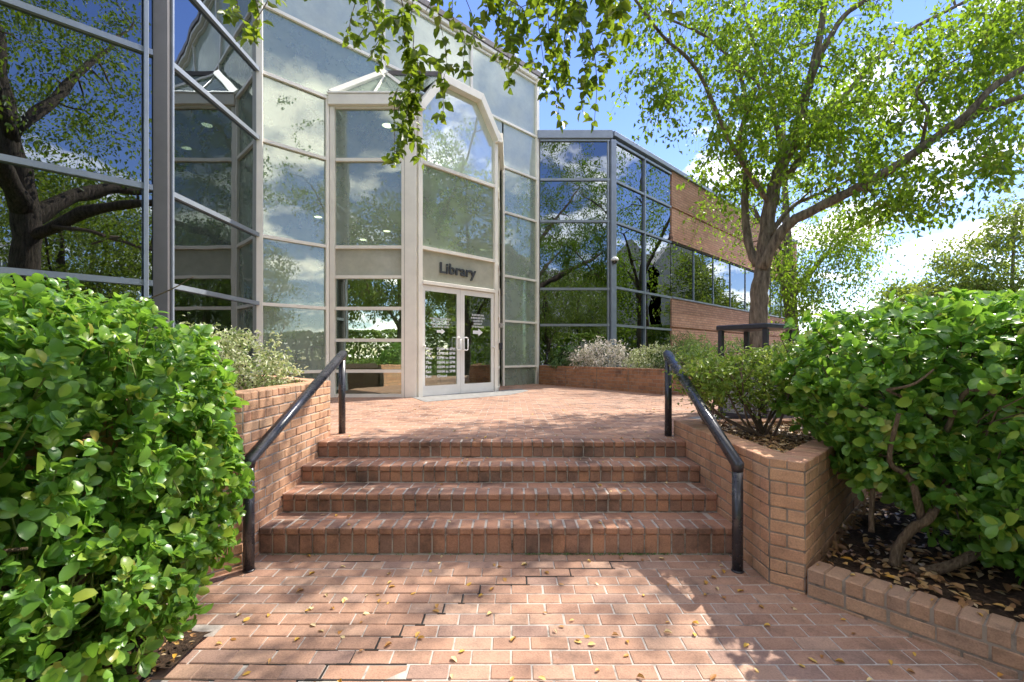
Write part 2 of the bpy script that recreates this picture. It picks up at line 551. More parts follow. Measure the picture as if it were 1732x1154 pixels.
def prop_mesh(name, V, F, rnd, mat, smooth=True):
    """fast mesh from numpy: V (n,3), F (m,3) triangles, rnd (n)"""
    me = bpy.data.meshes.new(name)
    me.vertices.add(len(V)); me.vertices.foreach_set('co', V.astype(np.float32).ravel())
    me.loops.add(F.size); me.loops.foreach_set('vertex_index', F.astype(np.int32).ravel())
    me.polygons.add(len(F))
    me.polygons.foreach_set('loop_start', np.arange(0, F.size, 3, dtype=np.int32))
    try:
        me.polygons.foreach_set('loop_total', np.full(len(F), 3, dtype=np.int32))
    except Exception:
        pass
    me.update(calc_edges=True)
    a = me.attributes.new('rnd', 'FLOAT', 'POINT')
    a.data.foreach_set('value', rnd.astype(np.float32))
    me.materials.append(mat)
    if smooth:
        me.polygons.foreach_set('use_smooth', np.ones(len(F), dtype=bool))
    return me


def unit(a):
    return a / np.maximum(1e-9, np.linalg.norm(a, axis=-1, keepdims=True))


def leaves(C, Nn, D, L, W=0.62, kind='rhomb', fold=0.18, rnd=None):
    """leaf geometry: centres C, face normals Nn, growth direction D, lengths L -> V, F, rnd"""
    n = len(C)
    D = unit(D)
    Nn = unit(Nn - (Nn * D).sum(1, keepdims=True) * D)
    Sd = np.cross(D, Nn)
    L = np.asarray(L).reshape(-1, 1) * np.ones((n, 1))
    if kind == 'rhomb':
        P = np.array([(-.5, 0, 0), (-.08, -.5, fold), (.5, 0, 0), (-.08, .5, fold)])
        T = np.array([(0, 1, 2), (0, 2, 3)])
    elif kind == 'hex':
        P = np.array([(-.5, 0, 0), (-.2, -.46, fold), (.18, -.36, fold * .8), (.5, 0, -.06), (.18, .36, fold * .8), (-.2, .46, fold), (0, 0, 0)])
        T = np.array([(6, 0, 1), (6, 1, 2), (6, 2, 3), (6, 3, 4), (6, 4, 5), (6, 5, 0)])
    else:
        P = np.array([(-.5, 0, 0), (-.26, -.36, .10), (-.26, 0, .02), (-.26, .36, .10), (.06, -.5, .12), (.06, 0, .03), (.06, .5, .12),
                      (.36, -.34, .05), (.36, 0, -.02), (.36, .34, .05), (.5, 0, -.09)])
        T = np.array([(0, 2, 1), (0, 3, 2), (1, 2, 5), (1, 5, 4), (2, 3, 6), (2, 6, 5), (4, 5, 8), (4, 8, 7), (5, 6, 9), (5, 9, 8), (7, 8, 10), (8, 9, 10)])
    k = len(P)
    V = (C[:, None, :] + L[:, None, :] * (P[None, :, 0:1] * D[:, None, :] + W * P[None, :, 1:2] * Sd[:, None, :] + P[None, :, 2:3] * Nn[:, None, :]))
    F = (np.arange(n)[:, None, None] * k + T[None]).reshape(-1, 3)
    if rnd is None:
        rnd = rng.random(n)
    return V.reshape(-1, 3), F, np.repeat(rnd, k)


def leaf_obj(name, C, Nn, D, L, mat, parent=None, W=0.62, kind='rhomb', fold=0.18, stuff=True, rnd=None):
    V, F, r = leaves(C, Nn, D, L, W, kind, fold, rnd)
    me = prop_mesh(name, V, F, r, mat)
    o = bpy.data.objects.new(name, me)
    link(o, parent)
    if stuff: o['kind'] = 'stuff'
    return o


def leaf_parts(name, C, Nn, D, L, mesh, parent):
    """single leaves as objects sharing one unit mesh (length 1 along X, normal Z)"""
    for c, nn, d, l in zip(C, Nn, D, L):
        d = Vector(d).normalized(); nn = Vector(nn)
        z = (nn - d * nn.dot(d)).normalized()
        y = z.cross(d)
        m = Matrix((d, y, z)).transposed().to_4x4()
        o = bpy.data.objects.new(name, mesh)
        o.matrix_world = Matrix.Translation(Vector(c)) @ m @ Matrix.Scale(float(l), 4)
        COL.objects.link(o)
        o.parent = parent


def unit_leaf(name, mat, kind='oval', W=0.62):
    V, F, r = leaves(np.zeros((1, 3)), np.array([[0, 0, 1.]]), np.array([[1., 0, 0]]), np.ones(1), W, kind, rnd=np.zeros(1))
    return prop_mesh(name, V, F, r, mat)


BR = {}


def brick_mesh(l, w, h, mat, c=0.006):
    key = (round(l, 4), round(w, 4), round(h, 4), mat.name, c)
    if key not in BR:
        bm = bmesh.new()
        bmesh.ops.create_cube(bm, size=1)
        bmesh.ops.scale(bm, vec=(l, w, h), verts=bm.verts)
        bmesh.ops.bevel(bm, geom=bm.edges[:], offset=c, segments=1, affect='EDGES', profile=0.5)
        me = bpy.data.meshes.new('brick')
        bm.to_mesh(me); bm.free()
        me.materials.append(mat)
        BR[key] = me
    return BR[key]


def brick(parent, me, loc, rotz=0.0, rx=0.0, jit=0.0015, name='brick'):
    o = bpy.data.objects.new(name, me)
    o.location = (loc[0] + random.gauss(0, jit), loc[1] + random.gauss(0, jit), loc[2] + random.gauss(0, jit * .6))
    o.rotation_euler = (rx + random.gauss(0, .003), random.gauss(0, .003), rotz + random.gauss(0, .004))
    COL.objects.link(o)
    o.parent = parent
    return o


def bricks_mesh(name, items, mat, parent):
    """many bricks joined: items = (cx, cy, cz, l, w, h, rotz)"""
    mb = MB()
    for cx, cy, cz, l, w, h, a in items:
        u = (math.cos(a), math.sin(a)); v = (-math.sin(a), math.cos(a))
        c = .006
        r = random.random()
        # top face with a small chamfer
        vs = []
        for z, ins in ((-h / 2, 0), (h / 2 - c, 0), (h / 2, c)):
            for sa, sb in ((-1, -1), (1, -1), (1, 1), (-1, 1)):
                a1 = sa * (l / 2 - ins); b1 = sb * (w / 2 - ins)
                vs.append((cx + u[0] * a1 + v[0] * b1, cy + u[1] * a1 + v[1] * b1, cz + z))
        fs = [(8, 9, 10, 11)]
        for k in range(4):
            k2 = (k + 1) % 4
            fs += [(k, k2, 4 + k2, 4 + k), (4 + k, 4 + k2, 8 + k2, 8 + k)]
        mb.add(vs, fs, r)
    o = mb.build(name, mat, parent, kind='stuff')
    return o


def lay_wall(parent, p0, p1, z0, ztop, course, mat, mortar, rec=0.006, thick=0.20, module=0.213, cap=True, capmod=0.1065, caph=0.06, off=0, capmat=None, capbev=0.006, inner_cut=0.0):
    """a brick wall whose outer face runs p0 -> p1 (outer side on the right hand), bricks one by one"""
    p0 = Vector(p0); p1 = Vector(p1)
    d = (p1 - p0); L = d.length; u = d / L; n = Vector((u.y, -u.x))
    ang = math.atan2(u.y, u.x)
    mb = MB()
    mb.obox(p0, u, -n, 0.002, L - 0.002, rec, thick - rec, z0 - 0.05, ztop - rec - .006)
    mb.build('mortar_core', mortar, parent)
    zc = ztop - (course if not cap else caph + 0.008)
    k = 0
    bd = 0.09
    while zc > z0 - course * 0.3:
        top = zc; bot = zc - (course - 0.009)
        x = -module * (0.5 if (k + off) % 2 else 0.0)
        while x < L - 0.01:
            a = max(x, 0) + 0.0045; b = min(x + module, L) - 0.0045
            if b - a > 0.03:
                me = brick_mesh(b - a, bd, top - bot, mat)
                c = p0 + u * ((a + b) / 2) - n * (bd / 2)
                brick(parent, me, (c.x, c.y, (top + bot) / 2), ang)
            x += module
        zc -= course
        k += 1
    if cap:
        x = 0.0
        nb = max(1, round(L / capmod)); m = L / nb
        for i in range(nb):
            me = brick_mesh(m - 0.006, thick, caph, capmat or mat, capbev)
            c = p0 + u * (m * (i + .5)) - n * (thick / 2)
            brick(parent, me, (c.x, c.y, ztop - caph / 2), ang)


# ------------------------------------------------------------------ ground, street
GZ = -0.25
g = MB(); g.box(-400, 400, -400, 400, GZ - 1, GZ)
g.build('ground', M['grass'], kind='structure')
g = MB(); g.box(8.6, 22, -200, 200, GZ, GZ + 0.02)
g.build('road', M['asphalt'], kind='structure')
g = MB(); g.box(-60, 8.2, -34, -24, GZ, GZ + 0.02)
g.build('parking_lot', M['asphalt'], kind='structure')
g = MB(); g.box(7.2, 8.5, -20, 60, GZ, GZ + 0.10)
g.build('pavement', M['concrete'], kind='structure', bevel=0.01)

SL = 0.0405


def walk_z(y):
    return -0.1186 + SL * y


LZ = 0.711      # landing level
PAVM = 0.2130; PAVP = 0.1125; PH = 0.055

# lower brick walk -------------------------------------------------
walk = MB()
pw = [(-2.6, 0.9), (3.3, 0.9), (3.3, 1.9), (1.95, 3.4), (1.95, 3.82), (-2.6, 3.82)]
vs = [(x, y, walk_z(y) - 0.0035) for x, y in pw]
nn = len(pw)
walk.add(vs + [(x, y, walk_z(y) - 0.3) for x, y in pw], [tuple(range(nn))] + [(i, nn + i, nn + (i + 1) % nn, (i + 1) % nn) for i in range(nn)])
walk_o = walk.build('brick_walk', M['mortar'], kind='structure')
tilt = math.atan(SL)
rows = []
y = 3.712 - PAVP / 2
k = 0
near = []
while y > 0.95:
    x = -2.5 + (PAVM / 2 if k % 2 else 0) + 0.046
    while x < 3.3:
        left_lim = -1.75 + 0.10 * math.sin(y * 9) if y < 2.8 else -2.3
        right_lim = 1.98 + (3.2 - y) * 0.80 if y < 3.2 else 2.0
        if x > left_lim and x - .1 < right_lim:
            near.append((x, y, k))
        x += PAVM
    y -= PAVP
    k += 1


def crack_x(y):
    # the staircase crack runs from the middle of the first rows down to the left
    return -0.02 + (y - 3.30) * 1.02 if y < 3.3 else 0.0 + (y - 3.3) * 3.0


cnt = 0
far_items = []
crk = MB()
me_p = brick_mesh(PAVM - .0078, PAVP - .0078, PH, M['paver'], .004)
for x, y, k in near:
    z = walk_z(y) - PH / 2
    raised = x < crack_x(y) and x > crack_x(y) - 1.1
    loose = y < 2.62 and x < -0.55
    if cnt < 298:
        dz = 0.0035 if raised else 0.0
        o = brick(walk_o, me_p, (x, y, z + dz), 0, tilt, jit=0.0012)
        if loose:
            o.rotation_euler[2] += random.gauss(-.02, .02); o.location.x += random.gauss(0, .006); o.location.z += random.gauss(0, .003)
        cnt += 1
    else:
        far_items.append((x, y, z, PAVM - .0078, PAVP - .0078, PH, 0))
    if raised and x + PAVM > crack_x(y) and y < 3.6:
        xr = x + PAVM / 2
        crk.box(xr - .006, xr + .005, y - PAVP / 2, y + PAVP / 2, walk_z(y) - .02, walk_z(y) - .0012)
        x2 = crack_x(y - PAVP)
        crk.box(min(xr, x2), max(xr, x2) + .02, y - PAVP / 2 - .006, y - PAVP / 2 + .005, walk_z(y) - .02, walk_z(y) - .0014)
for y0, xa, xb in ((2.52, -1.6, -.55), (2.40, -1.6, -.5), (2.64, -1.55, -.95), (3.60, .72, .98), (3.60, -1.3, -1.0)):
    yy = 3.712 - round((3.712 - y0) / PAVP) * PAVP
    crk.box(xa, xb, yy - .005, yy + .005, walk_z(yy) - .02, walk_z(yy) - .0013)
crk.build('crack', M['crack'], walk_o)
if far_items:
    bricks_mesh('brick', far_items, M['paver'], walk_o)

# stairs -----------------------------------------------------------
stairs = empty('brick_stairs', (0, 3.7, 0), 'four wide red brick steps climbing from the lower brick walk to the library landing', 'stairs')
YS = [3.700, 4.073, 4.446, 4.819]
ZS = [0.242, 0.398, 0.554, 0.711]
XL, XR = -1.985, 1.775


def child_fix(o):
    return o


def local(parent, o):
    """keep world placement of children under an empty that is not at the origin"""
    o.location = Vector(o.location) - parent.location
    return o


st_off = Vector((0, -3.7, 0))
core = MB()
for i in range(4):
    zb = -0.1 if i == 0 else ZS[i - 1] - 0.06
    y1 = (YS[i + 1] + .03) if i < 3 else 5.03
    core.box(XL, XR, YS[i] + .012 + .007, y1, zb, ZS[i] - 0.004)
oc = core.build('mortar_bed', M['mortar_step'], stairs); local(stairs, oc)
HM = 0.1036
for i in range(4):
    zlow = 0.035 if i == 0 else ZS[i - 1]
    nb = int((XR - XL) / HM)
    m = (XR - XL) / nb
    rh = ZS[i] - 0.052 - zlow - 0.008
    me_r = brick_mesh(m - .010, .06, rh, M['step'], .007)
    me_n = brick_mesh(m - .010, .198, .052, M['step'], .008)
    for j in range(nb):
        x = XL + m * (j + .5)
        o = brick(stairs, me_r, (x + random.gauss(0, .002), YS[i] + .010 + .03, zlow + rh / 2 + .004), 0, 0, .0015, 'riser_brick'); local(stairs, o)
        o = brick(stairs, me_n, (x, YS[i] + .099, ZS[i] - .026), 0, 0, .0015, 'nosing_brick'); local(stairs, o)
    if i < 3:
        me_b = brick_mesh(.204, .160, .05, M['step'], .004)
        me_b2 = brick_mesh(.098, .160, .05, M['step'], .004)
        x = XL + .106
        while x < XR:
            o = brick(stairs, me_b if x + .1 < XR else me_b2, (min(x, XR - .05), YS[i] + .205 + .082, ZS[i] - .0265), 0, 0, .001, 'tread_brick'); local(stairs, o)
            x += .213

# landing ----------------------------------------------------------
LP = [(-2.3, 5.0), (1.775, 5.0), (1.775, 5.24), (4.6, 5.24), (8.2, 8.9), (8.2, 14.6), (.8, 14.6), (-4.0, 9.9), (-4.0, 7.2), (-2.3, 5.2)]
lb = MB(); lb.prism(LP, -0.3, LZ - 0.004)
landing = lb.build('landing', M['mortar_step'], kind='structure')


def inside(poly, x, y):
    c = False
    n = len(poly)
    for i in range(n):
        x1, y1 = poly[i]; x2, y2 = poly[(i + 1) % n]
        if (y1 > y) != (y2 > y) and x < (x2 - x1) * (y - y1) / (y2 - y1) + x1:
            c = not c
    return c


items = []
y = 5.03 + PAVP / 2
k = 0
me_l = brick_mesh(PAVM - .0078, PAVP - .0078, PH, M['paver'], .004)
cnt = 0
while y < 14.4:
    x = -4.0 + (PAVM / 2 if k % 2 else 0)
    while x < 8.0:
        if inside(LP, x, y) and not (y > 9.0 and x < (y - 13.66) - .15):
            if cnt < 298 and -1.95 < x < (1.72 if y < 5.25 else 2.4):
                brick(landing, me_l, (x, y, LZ - PH / 2), jit=.0013); cnt += 1
            else:
                items.append((x + random.gauss(0, .001), y, LZ - PH / 2 + random.gauss(0, .0012), PAVM - .0078, PAVP - .0078, PH, random.gauss(0, .004)))
        x += PAVM
    y += PAVP
    k += 1
bricks_mesh('brick', items, M['paver'], landing)
dm = MB(); dm.prism([(-2.10, 9.86), (-1.62, 8.85), (-.05, 10.4), (.42, 11.6), (.2, 12.3), (-.36, 11.55)], LZ - .05, LZ + .006)
dm.build('door_slab', M['concrete'], landing)

# planter walls ----------------------------------------------------
lw = empty('planter_wall', (0, 0, 0), 'tall tan brick planter wall left of the steps, beside the left handrail', 'wall')
lay_wall(lw, (-1.985, 3.50), (-1.985, 5.18), -0.02, 1.315, .080, M['wall_brick'], M['mortar'], off=0)
lay_wall(lw, (-2.95, 2.53), (-1.987, 3.497), -0.02, 1.315, .080, M['wall_brick'], M['mortar'], off=1)
lay_wall(lw, (-1.987, 5.183), (-3.55, 6.75), 0.60, 1.315, .080, M['wall_brick'], M['mortar_dark'], off=1)

rw = empty('planter_wall', (0, 0, 0), 'low wedge shaped brick planter wall right of the steps with a flat header cap', 'wall')
lay_wall(rw, (1.775, 5.20), (1.775, 3.273), 0.0, .884, .0885, M['wall_brick'], M['mortar_dark'], off=0)
lay_wall(rw, (1.777, 3.269), (1.944, 3.131), -0.03, .884, .0885, M['wall_brick'], M['mortar_dark'], off=0, thick=.19)
lay_wall(rw, (1.947, 3.132), (4.30, 5.48), 0.0, .884, .0885, M['wall_brick'], M['mortar_dark'], off=1)
lay_wall(rw, (4.30, 5.484), (1.98, 5.204), 0.60, .884, .0885, M['wall_brick'], M['mortar_dark'], off=1, thick=.18)
sb = MB(); sb.prism([(1.97, 5.02), (1.97, 3.40), (4.05, 5.36)], 0.0, .83)
sb.build('planter_soil', M['mulch'], kind='structure')

kb = empty('kerb_wall', (0, 0, 0), 'low curving brick kerb edging the mulch bed at lower right', 'kerb')
KP = [(1.935, 3.105), (2.85, 1.97), (3.6, .95)]
for a, b in zip(KP[:-1], KP[1:]):
    lay_wall(kb, a, (b[0] - .004, b[1] + .004), -0.12, .20, .088, M['kerb_brick'], M['mortar_dark'], rec=.004, thick=.19, caph=.092, capbev=.009, capmat=M['kerb_brick'])

fp = empty('planter_wall', (0, 0, 0), 'stained low brick planter wall across the landing in front of the dark glass bay', 'wall')
FPP = [(.80, 14.2), (1.50, 13.25), (2.2, 12.3), (2.80, 11.4), (3.36, 10.5), (8.1, 10.35)]
for i, (a, b) in enumerate(zip(FPP[:-1], FPP[1:])):
    lay_wall(fp, (a[0] + .002, a[1] - .002), (b[0] - .002, b[1] + .002), LZ - .02, 1.275, .086, M['far_brick'], M['mortar_dark'], off=i, thick=.2)
fs = MB(); fs.prism([(p[0] + .14, p[1] + .12) for p in FPP] + [(8.1, 16.0), (4.6, 15.8), (3.1, 14.35), (.85, 14.36)], 0.3, 1.21)
fs.build('planter_soil', M['mulch'], kind='structure')

ls = MB(); ls.prism([(-2.12, 3.56), (-2.12, 5.1), (-3.6, 6.6), (-4.7, 6.4), (-6.5, 4.6), (-6.5, 0.2), (-5.4, .3), (-3.1, 2.6)], 0.2, 1.22)
ls.build('planter_soil', M['mulch'], kind='structure')


def bumpy(name, poly_fn, x0, x1, y0, y1, zf, mat, n=60):
    mb = MB()
    idx = {}
    for i in range(n + 1):
        for j in range(n + 1):
            x = x0 + (x1 - x0) * i / n; y = y0 + (y1 - y0) * j / n
            if poly_fn(x, y):
                idx[(i, j)] = len(mb.v)
                mb.v.append((x, y, zf(x, y) + random.gauss(0, .008)))
                mb.r.append(0)
    for (i, j) in list(idx):
        q = [(i, j), (i + 1, j), (i + 1, j + 1), (i, j + 1)]
        if all(a in idx for a in q):
            mb.f.append(tuple(idx[a] for a in q))
    return mb.build(name, mat, kind='structure', smooth=True)


def kerb_in(x, y, m=.10):
    # right-hand side of the kerb and of the planter wall
    return (x - 1.94) * .78 + (y - 3.105) * .626 > m and y < 3.132 + (x - 1.947) - .02


def rbed_z(x, y):
    return .165 + .10 * max(0, (x - 2.4)) * .3 + .02 * math.sin(x * 7) * math.sin(y * 6)


bumpy('mulch_bed', kerb_in, 1.9, 8.3, -1.5, 6.5, rbed_z, M['mulch'], 90)
bumpy('mulch_bed', lambda x, y: (x < -1.70 + .06 * math.sin(y * 8) and y < 2.75) or (x < -2.4 - (2.75 - y) * .0 and y < 3 and x < y - 5.5), -6.5, -1.5, -1.5, 3.1,
      lambda x, y: .02 + .05 * max(0, -1.9 - x) + .012 * math.sin(x * 9) * math.sin(y * 7), M['mulch'], 70)

# handrails --------------------------------------------------------


def handrail(label, fx, fy, fz0, fz1, bx, by, bz1):
    h = empty('handrail', (fx, fy, fz0), label, 'handrail', 'handrails beside the brick steps')
    o = Vector((fx, fy, fz0))
    r = .038
    mb = MB(); mb.tube([Vector((fx, fy, fz0 - .03)) - o, Vector((fx, fy, fz1 - .03)) - o], r, 20)
    mb.lathe([(r, 0), (r + .004, .0), (r + .006, .008), (r, .012)], (0, 0, .0), 20)
    mb.build('front_post', M['rail'], h, smooth=True)
    mb = MB(); mb.tube([Vector((bx, by, LZ - .03)) - o, Vector((bx, by, bz1 - .035)) - o], r, 20)
    mb.build('rear_post', M['rail'], h, smooth=True)
    d = (Vector((bx, by, bz1)) - Vector((fx, fy, fz1))).normalized()
    mb = MB(); mb.tube([Vector((fx, fy, fz1 - .05)) - o, Vector((fx, fy, fz1)) - o, Vector((bx, by, bz1)) - o, Vector((bx, by, bz1)) - o + Vector((0, 0, -.06))], r + .0015, 20)
    mb.build('top_rail', M['rail'], h, smooth=True)
    for p in h.children:
        pass
    return h


handrail('black steel handrail on the left of the steps, against the tall tan wall', -1.925, 3.46, .02, .825, -1.915, 5.33, 1.60)
handrail('black steel handrail with worn paint on the right of the steps', 1.645, 3.45, .02, .80, 1.708, 5.17, 1.60)

# ------------------------------------------------------------------ library building
LEV = [0.66, 1.255, 2.558, 3.84, 5.65, 6.93, 8.22, 9.85]
lib = empty('library_building', (-4.76, 8.90, 0), 'library with pale green glass entrance hall, dark glass bays and tan brick wing', 'building')
LO = Vector((-4.76, 8.90, 0))


def lbuild(mb, name, mat, parent=None, **kw):
    off = LO
    mb.v = [(x - off.x, y - off.y, z) for x, y, z in mb.v]
    return mb.build(name, mat, parent or lib, **kw)


def face_frame(p0, p1):
    p0 = Vector(p0); p1 = Vector(p1)
    d = p1 - p0; L = d.length; u = d / L; n = Vector((u.y, -u.x))
    return p0, u, n, L


def pane(p0, u, n, a, b, z0, z1, mat, depth=-.02, name='glass_pane', label=None):
    """a sheet of glass 8 mm thick between a..b along u; its mesh is local to its own centre"""
    c = p0 + u * ((a + b) / 2) + n * depth
    mb = MB()
    mb.box(-(b - a) / 2, (b - a) / 2, -.004, .004, -(z1 - z0) / 2, (z1 - z0) / 2)
    o = mb.build(name, mat, lib)
    o.location = (c.x - LO.x, c.y - LO.y, (z0 + z1) / 2)
    tl = .0032
    o.rotation_euler = (random.gauss(0, tl), 0, math.atan2(u.y, u.x) + random.gauss(0, tl))
    if label: o['label'] = label
    return o


def facade(p0, p1, us, levs, fmat, gmat, mw=.065, th=.06, ends=(0, 0), dep=.09, paint=None, skip=None, proud=.045, bottom=True):
    p0, u, n, L = face_frame(p0, p1)
    us = [ends[0]] + [x for x in us] + [L - ends[1]]
    inner = us[1:-1]
    for x in inner:
        mb = MB(); mb.obox(p0, u, n, x - mw / 2, x + mw / 2, -dep + proud, proud, levs[0], levs[-1])
        lbuild(mb, 'mullion', fmat)
    for i in range(len(us) - 1):
        a = us[i] + (mw / 2 if i > 0 else 0); b = us[i + 1] - (mw / 2 if i < len(us) - 2 else 0)
        for j, z in enumerate(levs):
            if skip and skip(i, j, 't'): continue
            mb = MB(); mb.obox(p0, u, n, a + .001, b - .001, -dep + proud + .003, proud - .004, z - th / 2, z + th / 2)
            lbuild(mb, 'transom', fmat)
        for j in range(len(levs) - 1):
            if skip and skip(i, j, 'g'): continue
            m = gmat
            if paint: m = paint(i, j) or gmat
            pane(p0, u, n, a - .003, b + .003, levs[j] + th / 2 - .003, levs[j + 1] - th / 2 + .003, m)


def post(x, y, w, z0, z1, mat, ang=0, name='corner_post', dy=None):
    mb = MB()
    u = (math.cos(ang), math.sin(ang)); v = (-math.sin(ang), math.cos(ang))
    dy = dy or w
    mb.obox((x, y), u, v, -w / 2, w / 2, -dy / 2, dy / 2, z0, z1)
    return lbuild(mb, name, mat, bevel=.006)


r2 = math.sqrt(2)
# light facade behind the entrance: line Y = X + 13.66
FA0 = (-4.76, 8.90); FA1 = (.757, 14.42)
ua = .92 * r2


def skipA(i, j, w):
    # bays: 0 [-4.76,-3.84], 1 [-3.84,-2.92], 2 [-2.92,-2.0], 3, 4, 5 [-.16,.757]
    return False


# lower bays left and right of the entrance, upper rows run across
def seg(a, b):  # X range -> points on facade line
    return (a, a + 13.66), (b, b + 13.66)


p, q = seg(-4.76, -3.84)
facade(p, q, [], LEV[:6], M['cream'], M['glass'], ends=(.05, .035), skip=lambda i, j, w: w == 't' and j == 5)
p, q = seg(-.25, .757)
facade(p, q, [], LEV[:7], M['cream'], M['glass'], ends=(.035, .05), paint=lambda i, j: M['glass_milky'] if j >= 5 else None, skip=lambda i, j, w: w == 't' and j == 6)
p, q = seg(-4.76, -2.92)
facade(p, q, [], LEV[5:8], M['cream'], M['glass_milky'], ends=(.05, .035), paint=lambda i, j: M['glass'] if j == 0 else M['glass_milky'])
p, q = seg(-2.92, -1.08)
facade(p, q, [], [6.93, 8.22, 9.85], M['cream'], M['glass_milky'], ends=(.035, .035))
p, q = seg(-1.08, .757)
facade(p, q, [], [8.22, 9.85], M['cream'], M['glass_milky'], ends=(.035, .05))
p, q = seg(-1.08, -.25)
facade(p, q, [], [6.93, 8.22], M['cream'], M['glass_milky'], ends=(.035, .035), skip=lambda i, j, w: w == 't' and j == 1)
p, q = seg(-3.84, -2.92)
post(-3.84, 9.82, .07, .66, 6.93, M['cream'], R(45), 'mullion')
post(-2.92, 10.74, .07, 6.93, 9.85, M['cream'], R(45), 'mullion')
post(-1.08, 12.58, .07, 6.93, 9.85, M['cream'], R(45), 'mullion')
post(-.25, 13.41, .07, .66, 6.93, M['cream'], R(45), 'mullion')
post(.757, 14.42, .11, .66, 9.85, M['cream'], R(45))
post(-4.76, 8.90, .13, .66, 9.85, M['cream'], R(22))

# face B (grey frames, faces +X) and face C (dark glass, left)
facade((-4.76, 6.44), (-4.76, 8.90), [], LEV, M['greyframe'], M['glass_dark'], ends=(.07, .06), th=.07)
facade((-9.4, 1.80), (-4.76, 6.44), [2.35, 4.30], LEV, M['greyframe'], M['glass_dark'], ends=(0, .08), th=.075)
post(-4.76, 6.44, .17, .5, 9.85, M['darkcol'], R(22))
post(-4.665, 6.50, .035, .5, 9.85, M['greyframe'], 0, 'corner_trim')
post(-4.83, 6.245, .05, .5, 9.85, M['greyframe'], R(45), 'corner_trim')

# entrance pop-out -------------------------------------------------
EA = (-3.78, 9.88); EB = (-1.976, 9.88); EC = (-.373, 11.483); ED = (-.373, 13.29)
ELEV = [.745, 1.255, 1.90, 2.563, 3.218, 3.84, 5.66, 6.76]


def paintE(i, j):
    return M['spandrel'] if j == 4 else (M['glass_clear'] if j < 4 else M['glass'])


facade(EA, (-2.30, 9.88), [], ELEV, M['cream'], M['glass'], ends=(.10, .0), th=.065, paint=paintE)
post(-3.74, 9.875, .10, .66, 6.76, M['cream'], 0, 'corner_post')
mb = MB(); mb.box(-2.30, -1.985, 9.82, 10.10, LZ - .03, 6.76)
lbuild(mb, 'entrance_pillar', M['cream'], bevel=.008)
mb = MB(); mb.box(-2.235, -2.228, 9.812, 9.82, LZ, 6.76)
lbuild(mb, 'pillar_joint', M['perf'])
# return side, mostly seen edge on
facade(EC, ED, [.9], ELEV, M['cream'], M['glass'], ends=(.08, .06), th=.065, paint=paintE)
# door face
p0, u, n, L = face_frame(EB, EC)


def on_door(a, depth=0.0):
    v = p0 + u * a + n * depth
    return v


def dbox(name, a, b, d0, d1, z0, z1, mat, bevel=0.0, parent=None):
    mb = MB(); mb.obox(p0, u, n, a, b, d0, d1, z0, z1)
    return lbuild(mb, name, mat, bevel=bevel, parent=parent)


dbox('door_jamb', .0, .10, -.06, .05, LZ, 6.78, M['cream'], .004)
dbox('door_jamb', 2.17, 2.267, -.06, .05, LZ, 6.78, M['cream'], .004)
dbox('door_header', .101, 2.169, -.05, .06, 3.085, 3.16, M['cream'], .004)
dbox('transom', .101, 2.169, -.05, .046, 3.82, 3.89, M['cream'])
dbox('transom', .101, 2.169, -.05, .046, 5.62, 5.69, M['cream'])
pane(p0, u, n, .10, 2.17, 3.157, 3.823, M['spandrel'])
pane(p0, u, n, .10, 2.17, 3.887, 5.623, M['glass'])
# arched (chamfered) light over it
ARCH = [(0, 6.76), (.575, 7.60), (1.69, 7.60), (2.267, 6.76)]
mb = MB()
poly = [(.08, 5.69), (2.187, 5.69), (2.187, 6.78), (1.65, 7.52), (.615, 7.52), (.08, 6.78)]
vs = []
for dd in (-.024, -.016):
    for a, z in poly:
        v = on_door(a, dd); vs.append((v.x, v.y, z))
k = len(poly)
mb.add(vs, [tuple(range(k)), tuple(range(2 * k - 1, k - 1, -1))] + [(i, k + i, k + (i + 1) % k, (i + 1) % k) for i in range(k)])
lbuild(mb, 'arched_pane', M['glass_milky'])
# arch fascia: a band 0.17 wide round the chamfered head, standing forward
outer = [(-.03, 6.70), (-.03, 6.80), (.55, 7.66), (1.715, 7.66), (2.30, 6.80), (2.30, 6.70)]
inner_ = [(.10, 6.70), (.10, 6.74), (.625, 7.48), (1.64, 7.48), (2.165, 6.74), (2.165, 6.70)]
for i in range(len(outer) - 1):
    if i in (0, 4):
        nm = 'arch_foot'
    else:
        nm = 'arch_fascia'
    q4 = [outer[i], outer[i + 1], inner_[i + 1], inner_[i]]
    vs = []
    for dd in (-.05, .16):
        for a, z in q4:
            v = on_door(a, dd); vs.append((v.x, v.y, z))
    mb = MB(); mb.add(vs, [(0, 1, 2, 3), (7, 6, 5, 4), (0, 4, 5, 1), (1, 5, 6, 2), (2, 6, 7, 3), (3, 7, 4, 0)])
    lbuild(mb, nm, M['cream'], bevel=.006)

# fascia over the left glass, roof of the pop-out
mb = MB(); mb.box(-3.80, -1.99, 9.76, 10.0, 6.77, 6.99); lbuild(mb, 'fascia', M['cream'], bevel=.008)
mb = MB(); mb.box(-3.82, -1.97, 9.74, 9.99, 6.992, 7.03); lbuild(mb, 'fascia_cap', M['white_frame'], bevel=.006)
mb = MB(); mb.box(-.60, -.22, 11.5, 13.25, 6.77, 6.99); lbuild(mb, 'fascia', M['cream'], bevel=.008)
gtop = [on_door(.575, .1), on_door(1.69, .1)]
A_ = (-3.78, 9.90, 7.04); B_ = (-2.05, 9.90, 7.04); G1 = (gtop[0].x, gtop[0].y, 7.64); G2 = (gtop[1].x, gtop[1].y, 7.64)
C_ = (-.33, 11.60, 7.04); D_ = (-.33, 13.31, 7.04); P1 = (-2.86, 10.74, 7.98); P2 = (-1.26, 12.36, 7.98)
